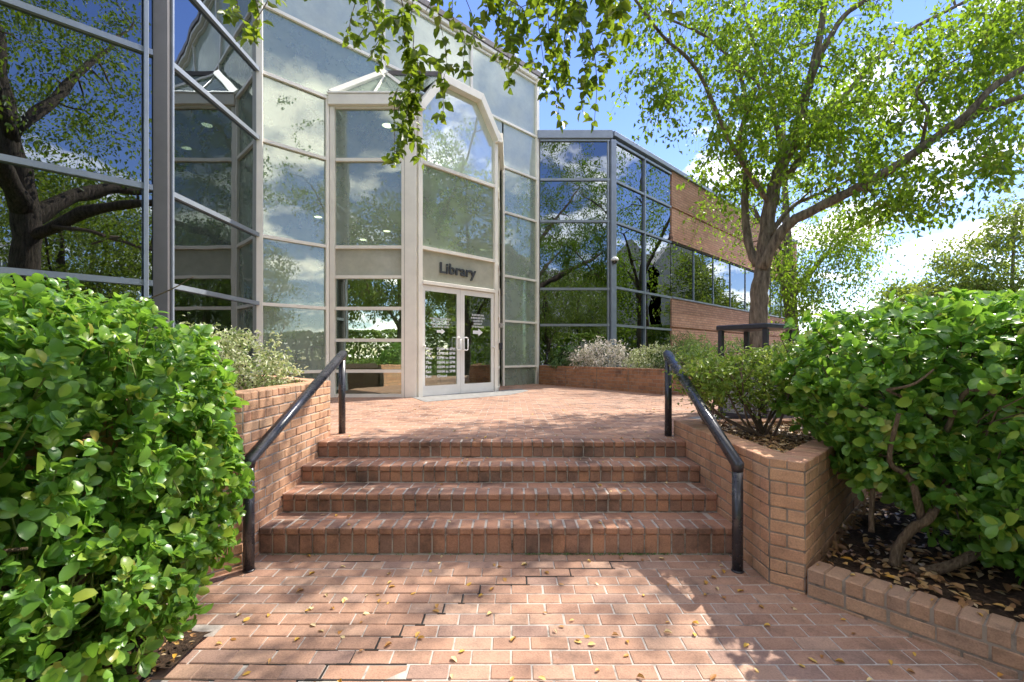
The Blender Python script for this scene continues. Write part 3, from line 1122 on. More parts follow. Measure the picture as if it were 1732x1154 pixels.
for nm, tri in (('roof_pane', (A_, B_, P1)), ('roof_pane', (B_, G1, P1)), ('roof_panel', (G1, G2, P2)), ('roof_panel', (G1, P2, P1)), ('roof_panel', (G2, C_, P2)), ('roof_pane', (C_, D_, P2))):
    t0, t1, t2 = [Vector(a) for a in tri]
    nn_ = (t1 - t0).cross(t2 - t0).normalized() * .012
    mb = MB(); mb.add([t0, t1, t2, t0 - nn_, t1 - nn_, t2 - nn_], [(0, 1, 2), (5, 4, 3), (0, 3, 4, 1), (1, 4, 5, 2), (2, 5, 3, 0)])
    lbuild(mb, nm, M['glass'] if nm == 'roof_pane' else M['copingdark'])
for a, b, rr, mm in ((A_, P1, .11, 'cream'), (B_, P1, .05, 'cream'), (G1, P1, .07, 'copingdark'), (C_, P2, .05, 'cream'), (D_, P2, .05, 'cream'), (G2, P2, .05, 'cream')):
    mb = MB(); mb.tube([Vector(a), Vector(b)], rr, 4)
    lbuild(mb, 'hip_bar', M[mm])
for f in (.5,):
    a = Vector(A_).lerp(Vector(B_), f)
    mb = MB(); mb.tube([a, a.lerp(Vector(P1), .92)], .025, 4); lbuild(mb, 'glazing_bar', M['cream'])

# doors ------------------------------------------------------------
u3 = Vector((u.x, u.y, 0)); n3 = Vector((n.x, n.y, 0))
angd = math.atan2(u.y, u.x)


def door_leaf(a0, a1, g0, g1, label, texts):
    # door mesh = stiles and rails (one frame), glass and fittings are its children
    zb, zt = LZ + .012, 3.075
    gz0, gz1 = .935, 2.955
    org = on_door((a0 + a1) / 2, .0)
    mb = MB()
    c = (a0 + a1) / 2
    U = (1, 0); Vv = (0, 1)
    for x0, x1, z0, z1 in ((a0, g0, zb, zt), (g1, a1, zb, zt), (g0, g1, zb, gz0), (g0, g1, gz1, zt)):
        mb.box(x0 - c, x1 - c, -.02, .025, z0, z1)
    o = mb.build('door', M['white_frame'], lib)
    o.location = (org.x - LO.x, org.y - LO.y, 0)
    o.rotation_euler = (0, 0, angd)
    if label: o['label'] = label
    mb = MB(); mb.box(g0 - c, g1 - c, -.004, .004, gz0, gz1)
    mb.build('door_glass', M['glass_clear'], o)
    mb = MB(); mb.box(g0 - c + .003, g1 - c - .003, .03, .075, 1.79, 1.875)
    mb.build('push_bar', M['steel'], o, bevel=.006)
    return o, c


# leaf local frame: x along the door face, -y towards the viewer (outside)
dl, cl = door_leaf(.115, 1.130, .177, 1.035, None, None)
dr, cr_ = door_leaf(1.137, 2.155, 1.250, 2.075, None, None)


def pull(parent, x, flip):
    mb = MB()
    r = .013
    z0, z1 = 1.70, 1.985
    dy = -.085
    w = .11 * flip
    pts = [(x, -.02, z0 + .02), (x, dy, z0 + .02), (x, dy, z0 + .02)]
    loop = []
    for cx, cz, t0 in ((w, z1, 0), (0, z1, 90), (0, z0, 180), (w, z0, 270)):
        pass
    rr = .03
    pts = []
    cs = [(max(0, w) - rr, z1 - rr, 0), (min(0, w) + rr, z1 - rr, 90), (min(0, w) + rr, z0 + rr, 180), (max(0, w) - rr, z0 + rr, 270)]
    for cx, cz, t0 in cs:
        for k in range(5):
            t = R(t0 + 22.5 * k)
            pts.append((x + cx + rr * math.cos(t), dy, cz + rr * math.sin(t)))
    pts.append(pts[0])
    mb.tube(pts, r, 8)
    for zz in (z0 + .03, z1 - .03):
        mb.tube([(x, -.02, zz), (x, dy, zz)], r, 8)
    return mb.build('door_handle', M['white_plastic'], parent, smooth=True)


pull(dl, 1.085 - cl, -1)
pull(dr, 1.185 - cr_, 1)
mb = MB(); mb.lathe([(0, 0), (.022, 0), (.022, .02), (.0, .022)], (0, 0, 0), 16)
for a in (.145,):
    for par, xx in ((dl, a - cl), (dr, 2.125 - cr_)):
        m2 = MB(); m2.tube([(xx, -.02, 1.78), (xx, -.07, 1.78)], .022, 12)
        m2.build('door_stop', M['white_plastic'], par, smooth=True)


def text_mesh(name, body, size, mat, parent, loc, rot, extrude=.0006, off=0.0, xs=1.0, align='LEFT', fit=None):
    cu = bpy.data.curves.new(name, 'FONT')
    cu.body = body
    cu.size = size
    cu.extrude = extrude
    cu.offset = off
    cu.align_x = align
    cu.resolution_u = 3
    to = bpy.data.objects.new(name, cu)
    COL.objects.link(to)
    dg = bpy.context.evaluated_depsgraph_get()
    me = bpy.data.meshes.new_from_object(to.evaluated_get(dg))
    COL.objects.unlink(to)
    bpy.data.objects.remove(to)
    me.materials.clear(); me.materials.append(mat)
    if fit:
        xsv = [v.co.x for v in me.vertices]
        w = max(xsv) - min(xsv)
        s = fit / w; x0 = min(xsv)
        for v in me.vertices:
            v.co.x = (v.co.x - x0) * s
    o = bpy.data.objects.new(name, me)
    o.location = loc
    o.rotation_euler = rot
    link(o, parent)
    return o


RT = (R(90), 0, 0)
hrs = [('Mon', '10AM to 6PM'), ('Tue', '12PM to 8PM'), ('Wed', '12PM to 8PM'), ('Thu', '10AM to 6PM'), ('Fri', '10AM to 6PM'), ('Sat', '10AM to 5PM'), ('Sun', 'Closed')]
for k, (a, b) in enumerate(hrs):
    z = 1.700 - .0985 * k
    text_mesh('lettering', a, .082, M['white_vinyl'], dl, (.205 - cl, -.006, z), RT, fit={'Mon': .17, 'Wed': .17}.get(a, .14), off=.0016)
    text_mesh('lettering', b, .082, M['white_vinyl'], dl, (.50 - cl, -.006, z), RT, fit=.49 if b != 'Closed' else .26, off=.0016)
for k, (t, w) in enumerate((('Masks recommended when', .50), ('visiting the library', .42), ('Please use entrance', .44), ('at your own pace', .42))):
    pass
# the small notices above the bars are too blurred to read letter by letter: rows in capitals as they appear
for k, (t, w) in enumerate((('DOORS OPEN AUTOMATICALLY', .56), ('USE THE AIR LOCK', .46), ('PLEASE DO NOT PROP', .50), ('THE DOOR OPEN', .46))):
    text_mesh('lettering', t, .052, M['white_vinyl'], dl, (.34 - cl + (.5 - w) / 2, -.006, 2.36 - .058 * k), RT, fit=w, off=.001)
for k, (t, w) in enumerate((('BOOK RETURN', .36), ('& MEDIA RETURN', .42), ('LOCATED TO', .30), ('THE RIGHT', .26), ('OF ENTRANCE', .36))):
    text_mesh('lettering', t, .056, M['white_vinyl'], dr, (1.66 - w / 2 - cr_, -.006, 2.50 - .068 * k), RT, fit=w, off=.001)


def arrow(parent, x, z, s):
    mb = MB()
    pl = [(-.5, -.13), (.05, -.13), (.05, -.30), (.5, 0), (.05, .30), (.05, .13), (-.5, .13)]
    vs = [(x + a * s, -.006, z + b * s) for a, b in pl] + [(x + a * s, -.0075, z + b * s) for a, b in pl]
    k = len(pl)
    mb.add(vs, [tuple(range(k)), tuple(range(2 * k - 1, k - 1, -1))] + [(i, (i + 1) % k, k + (i + 1) % k, k + i) for i in range(k)])
    mb.build('arrow', M['white_vinyl'], parent)


arrow(dl, .60 - cl, 2.105, .22)
arrow(dr, 1.66 - cr_, 2.12, .30)

# Library sign letters, one mesh each letter would be tiny: the word is built letter by letter from outlines


def glyphs():
    """humanist bold letters as tubes of flat strokes: returns list of (letter, list of polygons)"""
    pass


o = text_mesh('sign_letters', 'Library', .325, M['blackletter'], lib, (0, 0, 0), (R(90), 0, angd), extrude=.012, off=.006, fit=1.03)
v = on_door(.57, .012)
o.location = (v.x - LO.x, v.y - LO.y, 3.385)
zs_ = [q.co.y for q in o.data.vertices]

# door face wall box and call plate on the return pilaster
mb = MB(); mb.tube([on_door(2.30, .07).to_3d() + Vector((0, 0, z)) for z in (3.2, 3.0, 2.9, 2.4, 1.9)], .012, 6); lbuild(mb, 'conduit', M['cream'])
mb = MB(); mb.obox(p0, u, n, 2.285, 2.36, .055, .12, 2.25, 2.36); lbuild(mb, 'sensor_box', M['perf'], bevel=.004)
mb = MB(); mb.obox(p0, u, n, 2.285, 2.36, .055, .11, 1.72, 1.88); lbuild(mb, 'call_plate', M['black_metal'], bevel=.004)

# dark bay, frontal and 45 degree --------------------------------
BL = [.60, 1.255, 2.50, 3.60, 5.66, 6.93, 8.13]
facade((.80, 14.42), (3.06, 14.42), [], BL, M['coping'], M['glass_dark'], ends=(.06, .08), th=.07)
facade((3.06, 14.42), (5.755, 17.115), [1.905], BL[:3] + [3.66, 5.66, 6.93, 8.13], M['coping'], M['glass_dark'], ends=(.10, .04), th=.07)
post(3.06, 14.42, .17, .5, 8.13, M['coping'], R(22))
post(2.93, 14.40, .05, .5, 8.13, M['greyframe'], 0, 'corner_trim')
post(3.17, 14.50, .05, .5, 8.13, M['greyframe'], R(45), 'corner_trim')
# wing: brick bands and strip window
W0 = (5.755, 17.115); W1 = (5.755 + 11.4, 17.115 + 11.4)
wp, wu, wnn, WL = face_frame(W0, W1)


def wing_box(name, mat, a, b, d0, d1, z0, z1):
    mb = MB(); mb.box(a, b, -d1, -d0, z0, z1)
    o = mb.build(name, mat, lib)
    o.location = (wp.x - LO.x, wp.y - LO.y, 0)
    o.rotation_euler = (0, 0, R(45))
    return o


wing_box('brick_wall', M['wing_brick'], .03, WL, -.3, .02, 6.97, 8.24)
wing_box('brick_recess', M['wing_brick'], .03, WL, -.3, -.03, 6.90, 6.968)
wing_box('brick_wall', M['wing_brick'], .03, WL, -.3, .02, 6.02, 6.898)
wing_box('brick_corbel', M['wing_brick'], .0, WL, -.3, .05, 5.86, 6.018)
wing_box('brick_corbel', M['wing_brick'], .0, WL, -.3, .08, 5.70, 5.858)
wing_box('brick_wall', M['wing_brick'], .03, WL, -.3, .02, 2.62, 3.64)
wing_box('brick_recess', M['wing_brick'], .03, WL, -.3, -.03, 2.55, 2.618)
wing_box('brick_wall', M['wing_brick'], .03, WL, -.3, .02, -.3, 2.548)
wing_box('window_sill', M['coping'], .03, WL, -.1, .05, 3.642, 3.70)
wing_box('window_head', M['copingdark'], .03, WL, -.1, .03, 5.66, 5.698)
x = .04
while x < WL - 1.9:
    pane(wp, wu, wnn, x + .02, x + 1.86, 3.70, 5.66, M['glass_dark'], depth=-.04)
    mb = MB(); mb.obox(wp, wu, wnn, x + 1.86, x + 1.90, -.08, .0, 3.70, 5.66); lbuild(mb, 'mullion', M['coping'])
    x += 1.88
# copings
for (a, b, z, h, d, mt, zz) in (((.80, 14.42), (3.06, 14.42), 8.16, .16, .10, 'coping', 0), ((3.06, 14.42), (17.2, 28.56), 8.25, .15, .10, 'coping', 0)):
    a0, uu, nn2, LL = face_frame(a, b)
    mb = MB(); mb.obox(a0, uu, nn2, 0 if zz else -.02, LL, -.4, d, z if a[0] < 1 else 8.245, 8.41 if a[0] < 1 else 8.40)
    lbuild(mb, 'roof_coping', M[mt], bevel=.01)
for a, b in ((FA0, FA1), ((-4.76, 6.44), (-4.76, 8.90)), ((-9.4, 1.8), (-4.76, 6.44))):
    a0, uu, nn2, LL = face_frame(a, b)
    mb = MB(); mb.obox(a0, uu, nn2, -.05, LL + .06, -.4, .12, 9.90, 10.0); lbuild(mb, 'roof_coping', M['cream'], bevel=.01)
    mb = MB(); mb.obox(a0, uu, nn2, -.08, LL + .09, -.4, .15, 10.002, 10.16); lbuild(mb, 'roof_coping', M['copingdark'], bevel=.01)

# interiors and roofs ---------------------------------------------
INT = [(-9.6, 1.50), (-4.82, 6.30), (-4.86, 8.95), (-3.74, 10.02), (-3.70, 10.0), (-1.99, 10.02), (-.50, 11.52), (-.50, 13.1), (.68, 14.46), (.68, 22), (-14, 22), (-14, 1.5)]
INT2 = [(-9.6, 1.62), (-4.90, 6.34), (-4.90, 8.95), (.62, 14.50), (.62, 22), (-14, 22), (-14, 1.62)]
mb = MB(); mb.prism(INT, LZ - .12, LZ - .01); lbuild(mb, 'interior_floor', M['interior_floor'])
inner2 = [(-9.6, 2.9), (-6.1, 6.35), (-6.1, 9.6), (-2.0, 13.6), (.60, 16.2), (.60, 22), (-14, 22), (-14, 2.9)]
mb = MB(); mb.prism(inner2, 5.15, 5.75); lbuild(mb, 'interior_slab', M['interior_white'])
mb = MB(); mb.prism(INT2, 9.6, 9.88); lbuild(mb, 'roof_slab', M['interior_white'])
mb = MB(); mb.prism([(-13.9, 1.7), (-13.9, 21.9), (.5, 21.9), (.5, 21.7), (-13.7, 21.7), (-13.7, 1.7)], LZ, 9.6); lbuild(mb, 'interior_wall', M['interior_white'])
mb = MB(); mb.prism([(-12.5, 6.5), (-9.5, 9.5), (-3.2, 17.2), (-.4, 19.0), (-.4, 19.2), (-3.4, 17.4), (-9.7, 9.7), (-12.7, 6.7)], LZ, 5.15); lbuild(mb, 'interior_wall', M['interior_beige'])
mb = MB(); mb.box(.64, .74, 14.5, 22, LZ, 9.6); lbuild(mb, 'interior_wall', M['interior_white'])
for cx, cy in ((-5.6, 11.6), (-3.0, 14.4), (-8.2, 8.0), (-.7, 16.8)):
    mb = MB(); mb.lathe([(.22, LZ), (.22, 5.15)], (cx, cy, 0), 20); lbuild(mb, 'interior_column', M['interior_beige'], smooth=True)
mb = MB(); mb.box(-3.2, -2.5, 12.2, 12.9, LZ, 3.2); lbuild(mb, 'interior_pier', M['interior_beige'])
mb = MB(); mb.box(-4.4, -2.2, 14.0, 14.6, LZ, 1.8); lbuild(mb, 'desk', M['interior_beige'])
for cx, cy in ((-6.7, 10.6), (-5.0, 12.2), (-3.6, 13.6), (-4.6, 14.6), (-1.0, 16.0), (-8.6, 5.6)):
    mb = MB(); mb.lathe([(0, 5.14), (.085, 5.14), (.10, 5.15)], (cx, cy, 0), 16); lbuild(mb, 'downlight', M['lamp'])
# vestibule ceiling with downlights
mb = MB(); mb.prism([(-3.6, 10.05), (-2.35, 10.05), (-.6, 11.8), (-.6, 13.0)], 6.66, 6.72); lbuild(mb, 'vestibule_ceiling', M['interior_white'])
for cx, cy in ((-2.75, 10.45), (-1.5, 11.6)):
    mb = MB(); mb.lathe([(0, 6.65), (.10, 6.65), (.12, 6.66)], (cx, cy, 0), 16); lbuild(mb, 'downlight', M['lamp'])
# wing and bay body behind the glass
mb = MB(); mb.prism([(.86, 15.6), (3.3, 15.6), (6.0, 18.2), (17.0, 29.2), (10, 36), (.86, 27)], .3, 8.20); lbuild(mb, 'wing_core', M['interior_dark'])
mb = MB(); mb.prism([(.76, 14.50), (3.0, 14.50), (5.9, 17.3), (6.0, 18.3), (3.2, 15.7), (.76, 15.7)], 8.15, 8.22); lbuild(mb, 'bay_ceiling', M['interior_white'])
mb = MB(); mb.prism([(-3.5, 16.2), (1.5, 21.2), (1.5, 26), (-8, 26)], 9.9, 11.2); lbuild(mb, 'roof_parapet', M['cream'])

# security camera
sc_ = empty('security_camera', (3.10, 14.27, 4.40), 'white dome security camera fixed to the corner post of the dark glass bay', 'camera')
mb = MB(); mb.lathe([(0, .20), (.07, .20), (.15, .14), (.165, .07), (.15, .04), (.12, .035)], (0, 0, 0), 24); mb.build('housing', M['white_plastic'], sc_, smooth=True)
mb = MB(); mb.lathe([(.118, .035), (.11, -.02), (.08, -.07), (.04, -.095), (0, -.10)], (0, 0, 0), 24); mb.build('dome', M['smoke'], sc_, smooth=True)
mb = MB(); mb.tube([(0, .0, .15), (0, .18, .17)], .03, 8); mb.build('bracket', M['white_plastic'], sc_, smooth=True)

sc_.scale = (.72, .72, .72)
# litter bin -------------------------------------------------------
bn = empty('litter_bin', (3.32, 6.45, LZ), 'square black framed litter bin with perforated grey panels behind the bush', 'litter bin', rotz=R(33))
w = .31
for sx in (-1, 1):
    for sy in (-1, 1):
        mb = MB(); mb.box(sx * w - .03, sx * w + .03, sy * w - .03, sy * w + .03, .0, 1.22); mb.build('post', M['black_metal'], bn, bevel=.004)
mb = MB(); mb.box(-w - .05, w + .05, -w - .05, w + .05, 1.222, 1.29); mb.build('roof', M['black_metal'], bn, bevel=.012)
mb = MB()
for s in (-1, 1):
    mb.box(-w + .031, w - .031, s * w - .025, s * w + .025, .045, .10)
    mb.box(s * w - .025, s * w + .025, -w + .031, w - .031, .045, .10)
    mb.box(-w + .031, w - .031, s * w - .025, s * w + .025, .72, .76)
    mb.box(s * w - .025, s * w + .025, -w + .031, w - .031, .72, .76)
mb.build('rails', M['black_metal'], bn)
for s, ax in ((-1, 0), (1, 0), (-1, 1), (1, 1)):
    # a sheet with round-cornered square holes: a grid of bars
    mb = MB()
    N = 15
    a0, a1 = -w + .032, w - .032; z0, z1 = .102, .718
    for i in range(N + 1):
        a = a0 + (a1 - a0) * i / N
        if ax == 0: mb.box(a - .011, a + .011, s * w - .006, s * w + .006, z0, z1)
        else: mb.box(s * w - .006, s * w + .006, a - .011, a + .011, z0, z1)
    for i in range(N + 1):
        z = z0 + (z1 - z0) * i / N
        if ax == 0: mb.box(a0, a1, s * w - .0045, s * w + .0045, z - .011, z + .011)
        else: mb.box(s * w - .0045, s * w + .0045, a0, a1, z - .011, z + .011)
    mb.build('perforated_panel', M['perf'], bn)
mb = MB(); mb.lathe([(.0, .05), (.27, .05), (.28, .74), (.25, .74), (.24, .08), (0, .08)], (0, 0, 0), 20); mb.build('liner', M['black_metal'], bn, smooth=True)
mb = MB(); mb.box(-.30, .30, -.30, .30, .80, 1.2); 
pad = MB(); pad.box(-.62, .62, -.62, .62, -.06, .006); pad.build('concrete_pad', M['concrete'], bn)

# ------------------------------------------------------------------ trees


def catmull(pts, n=4):
    P = [Vector(p) for p in pts]
    P = [P[0] * 2 - P[1]] + P + [P[-1] * 2 - P[-2]]
    out = []
    for i in range(1, len(P) - 2):
        for k in range(n):
            t = k / n
            a, b, c, d = P[i - 1], P[i], P[i + 1], P[i + 2]
            out.append(.5 * ((2 * b) + (c - a) * t + (2 * a - 5 * b + 4 * c - d) * t * t + (3 * b - a - 3 * c + d) * t ** 3))
    out.append(P[-2])
    return out


def make_tree(name, label, cat, base, limbs, targets, nleaf, lsize, leafmat, bark, droop=.35, spread=.16, group=None,
              twig_r=(.014, .003), strand=(.25, .6), seed=1, kind='rhomb', leaf_parts_n=0, leafW=.62, sep_limbs=True, up=.12, big_near=None):
    rr = np.random.default_rng(seed)
    root = empty(name, base, label, cat, group)
    B = Vector(base)
    nodes = []; nr = []
    for i, (pts, ra, rb) in enumerate(limbs):
        sm = catmull(pts, 5)
        m = len(sm)
        rads = [ra + (rb - ra) * (k / (m - 1)) ** .8 for k in range(m)]
        mb = MB()
        jt = [p + Vector(rr.normal(0, 1, 3)) * r * .06 for p, r in zip(sm, rads)]
        mb.tube([p - B for p in jt], [r * (1 + .04 * rr.normal()) for r in rads], 10 if ra > .05 else 6)
        mb.build('trunk' if i == 0 else 'limb', bark, root, smooth=True)
        s0 = 0 if i else int(m * .55)
        for k in range(s0, m):
            nodes.append(np.array(sm[k])); nr.append(rads[k])
    nodes = list(nodes)
    T = np.array(targets)
    N0 = np.array(nodes)
    dmin = np.array([np.min(((N0 - t) ** 2).sum(1)) for t in T])
    order = np.argsort(dmin)
    arr = np.zeros((len(nodes) + len(T) * 4, 3)); cnt_ = len(nodes)
    arr[:cnt_] = N0
    rad = np.zeros(len(arr)); rad[:cnt_] = nr
    tw = MB()
    Cs = []; Ds = []; Ns = []
    for ti in order:
        t = T[ti]
        d2 = ((arr[:cnt_] - t) ** 2).sum(1)
        j = int(np.argmin(d2))
        a = arr[j].copy(); dist = math.sqrt(d2[j])
        ra = min(rad[j] * .6, twig_r[0] * (1 + dist)); ra = max(ra, twig_r[1] * 1.3)
        m1 = a * .6 + t * .4 + rr.normal(0, .07 * dist, 3) + np.array([0, 0, up * dist])
        m2 = a * .25 + t * .75 + rr.normal(0, .05 * dist, 3) + np.array([0, 0, up * .9 * dist])
        tw.tube([Vector(a) - B, Vector(m1) - B, Vector(m2) - B, Vector(t) - B], [ra, ra * .75, ra * .5, twig_r[1]], 4, cap=False)
        for q, f in ((m1, .75), (m2, .5), (t, .3)):
            arr[cnt_] = q; rad[cnt_] = max(ra * f, twig_r[1]); cnt_ += 1
        # leafy strands from the target and along the twig
        n = max(3, int(nleaf * rr.uniform(.6, 1.4)))
        ns = max(1, n // 14)
        for s in range(ns):
            st = (t if s % 3 else m2).copy()
            dirv = rr.normal(0, 1, 3); dirv[2] = abs(dirv[2]) * .2 - droop * 2
            dirv = dirv / np.linalg.norm(dirv)
            ln = rr.uniform(*strand)
            k = n // ns
            f = rr.random(k) ** .8
            p = st + dirv * (f * ln)[:, None] + np.array([0, 0, -droop])[None] * (f ** 2 * ln)[:, None] + rr.normal(0, spread * .35, (k, 3))
            tip = st + dirv * ln + np.array([0, 0, -droop]) * ln
            mid = st + dirv * ln * .5 + np.array([0, 0, -droop]) * ln * .25
            tw.tube([Vector(st) - B, Vector(mid) - B, Vector(tip) - B], [twig_r[1] * .9, twig_r[1] * .7, twig_r[1] * .4], 3, cap=False)
            Cs.append(p)
            dd = np.tile(dirv, (k, 1)) * .4 + rr.normal(0, .8, (k, 3)) + np.array([0, 0, -.6 - droop])
            Ds.append(dd)
            nn_ = rr.normal(0, .8, (k, 3)) + np.array([0, 0, .9])
            Ns.append(nn_)
    tw.build('twigs', bark if lsize > .2 else M['twig'], root, kind='stuff')
    C = np.concatenate(Cs) - np.array(B); D = np.concatenate(Ds); Nn = np.concatenate(Ns)
    L = lsize * rr.uniform(.7, 1.25, len(C))
    if leaf_parts_n:
        world_c = C + np.array(B)
        dist = np.linalg.norm(world_c - np.array([0, 0, CAM_Z]), axis=1)
        vis = (world_c[:, 1] > .6) & (np.abs(world_c[:, 0]) < 1.15 * world_c[:, 1]) & (world_c[:, 2] < CAM_Z + .78 * world_c[:, 1])
        key = np.where(vis, L / dist, 0)
        idx = np.argsort(-key)[:leaf_parts_n]
        um = unit_leaf('leaf', leafmat, 'hex', leafW)
        leaf_parts('leaf', C[idx], Nn[idx], D[idx], L[idx], um, root)
        mask = np.ones(len(C), bool); mask[idx] = False
        C, D, Nn, L = C[mask], D[mask], Nn[mask], L[mask]
    leaf_obj('foliage', C, Nn, D, L, leafmat, root, W=leafW, kind=kind)
    return root


def ellip(n, c, r, rr, hollow=0.0):
    out = []
    while len(out) < n:
        p = rr.uniform(-1, 1, 3)
        q = np.linalg.norm(p)
        if q <= 1 and q >= hollow:
            out.append(np.array(c) + p * np.array(r))
    return out


def pxl(n, px, py, rx, ry, y0, y1, rr):
    """targets in a region of the view between depths y0..y1"""
    out = []
    while len(out) < n:
        a = rr.uniform(-1, 1, 2)
        if (a ** 2).sum() > 1: continue
        y = rr.uniform(y0, y1)
        out.append(np.array(at(px + a[0] * rx, py + a[1] * ry, y)))
    return out


tr = np.random.default_rng(5)
# main tree on the right of the landing
tb = (4.45, 8.5, .45)
limbs = [
    ([(4.45, 8.5, .35), at(1282, 590, 8.5), at(1284, 520, 8.5), at(1290, 455, 8.5), at(1303, 350, 8.5), at(1316, 294, 8.45), at(1342, 242, 8.4), at(1360, 173, 8.3), at(1377, 108, 8.3), at(1390, 40, 8.3), at(1399, -40, 8.3), at(1405, -160, 8.3)], .185, .03),
    ([at(1288, 455, 8.45), at(1325, 388, 8.2), at(1381, 353, 7.9), at(1446, 320, 7.6), at(1516, 281, 7.3), at(1568, 243, 7.1), at(1633, 196, 6.9), at(1680, 147, 6.8), at(1740, 112, 6.7), at(1850, 60, 6.6)], .098, .035),
    ([at(1281, 450, 8.6), at(1266, 410, 8.7), at(1260, 340, 8.8), at(1262, 290, 8.8), at(1250, 240, 8.9), at(1262, 180, 8.9), at(1243, 110, 9.0), at(1190, 60, 9.1), at(1126, 30, 9.2)], .085, .022),
    ([at(1336, 294, 8.5), at(1368, 242, 8.7), at(1412, 182, 8.9), at(1468, 117, 9.1), at(1533, 56, 9.2), at(1637, 0, 9.4), at(1740, -60, 9.6)], .062, .028),
    ([at(1352, 200, 8.35), at(1380, 110, 8.1), at(1403, 66, 8.0), at(1429, 26, 7.9), at(1480, -10, 7.8), at(1540, -60, 7.7)], .062, .03),
    ([at(1420, 177, 8.95), at(1455, 172, 8.8), at(1490, 174, 8.7), at(1516, 186, 8.6), at(1526, 206, 8.6)], .03, .012),
    ([at(1608, 222, 7.0), at(1660, 190, 6.8), at(1732, 163, 6.6), at(1820, 140, 6.4)], .045, .03),
    ([at(1300, 398, 8.4), at(1340, 350, 8.7), at(1381, 330, 8.9), at(1438, 303, 9.1), at(1500, 260, 9.4)], .05, .02),
    ([at(1559, 246, 7.15), at(1568, 186, 7.3), at(1550, 156, 7.4), at(1580, 122, 7.6), at(1640, 90, 7.7)], .028, .012),
    ([at(1243, 108, 9.0), at(1285, 150, 8.7), at(1262, 200, 8.8)], .03, .02),
    ([at(1305, 350, 8.5), at(1240, 250, 8.0), at(1180, 120, 7.6), at(1120, 60, 7.3), at(1060, -20, 7.1)], .05, .02),
    ([at(1330, 300, 8.6), at(1300, 150, 9.6), at(1260, 20, 10.4), at(1240, -120, 10.8)], .06, .025),
]
T = []
T += pxl(115, 1260, 70, 110, 120, 7.2, 10.2, tr)
T += pxl(80, 1400, 90, 120, 140, 7.4, 10.0, tr)
T += pxl(62, 1300, 210, 110, 80, 7.6, 9.8, tr)
T += pxl(24, 1240, 290, 50, 60, 8.0, 9.4, tr)
T += pxl(75, 1430, 250, 100, 80, 7.0, 9.4, tr)
T += pxl(95, 1600, 120, 140, 90, 6.6, 9.0, tr)
T += pxl(50, 1700, 40, 90, 80, 6.6, 9.0, tr)
T += pxl(40, 1540, 320, 80, 50, 6.6, 8.2, tr)
T += pxl(30, 1690, 240, 60, 60, 6.2, 8.0, tr)
T += pxl(26, 1100, 90, 35, 110, 7.0, 8.6, tr)
T += pxl(12, 1125, 150, 25, 60, 7.0, 8.6, tr)
T += ellip(40, (5.4, 8.1, 9.4), (3.2, 1.2, .9), tr)  # extra crown clusters above the frame, added to dapple the lower walk
T += ellip(34, (2.6, 5.7, 7.5), (2.7, 1.3, .8), tr)  # thin unseen leaf layer overhead, added to cast dappled shade on the paving
T += ellip(50, (4.6, 8.6, 9.3), (4.8, 3.6, 2.2), tr)
make_tree('birch_tree', 'large spreading tree with several rough brown stems and airy green crown beside the landing', 'tree', tb, limbs, T, 32, .100,
          M['leaf_tree'], M['bark'], droop=.35, spread=.20, seed=3, twig_r=(.012, .003), strand=(.25, .7))

# hanging, brighter foliage of a second tree behind it (low curtain left of the hedge)
b2 = (10.3, 17.4, GZ)
T = pxl(70, 1400, 440, 80, 70, 14.5, 17.5, tr) + pxl(35, 1350, 490, 45, 50, 14, 17, tr) + pxl(25, 1450, 370, 50, 40, 14, 17, tr) + ellip(170, (10.0, 17.0, 8.6), (3.8, 3.2, 3.8), tr)
make_tree('willow_tree', 'yellow green tree with a low hanging curtain of leaves behind the big tree', 'tree', b2,
          [([b2, (10.3, 17.4, 2.5), (10.1, 17.3, 5.0), (10.0, 17.3, 7.6), (9.8, 17.2, 11.5)], .3, .05),
           ([(10.2, 17.4, 3.2), (9.4, 16.8, 5.0), (8.2, 16.0, 6.6)], .13, .04), ([(10.2, 17.4, 3.6), (11.4, 17.2, 5.2), (12.8, 16.8, 6.6)], .13, .04), ([(10.1, 17.3, 5.2), (9.0, 18.2, 7.5), (8.0, 18.6, 9.5)], .1, .03)],
          T, 46, .11, M['leaf_tree'], M['bark'], droop=.6, spread=.5, seed=8, strand=(.5, 1.2))

# far tree at the right edge
b3 = (27.4, 26.0, GZ)
T = ellip(150, (26.8, 26, 6.2), (3.8, 2.6, 2.3), tr) + ellip(110, (23.8, 26, 5.0), (3.6, 2.0, .9), tr) + ellip(40, (27.6, 26, 9.0), (1.6, 1.5, 1.6), tr)
make_tree('maple_tree', 'sparse pale green tree beyond the right hedge, its thin trunk showing', 'tree', b3,
          [([b3, (27.4, 26, 3), (27.5, 26, 6), (27.7, 26, 9.5)], .16, .05), ([(27.4, 26, 3.4), (25.5, 26, 4.6), (22.5, 26, 5.4)], .08, .03), ([(27.4, 26, 3.8), (29.5, 26, 5.6), (31, 26, 6.4)], .08, .03)],
          T, 40, .20, M['leaf_far'], M['bark'], droop=.25, spread=.7, seed=9, strand=(.5, 1.1), twig_r=(.02, .008))

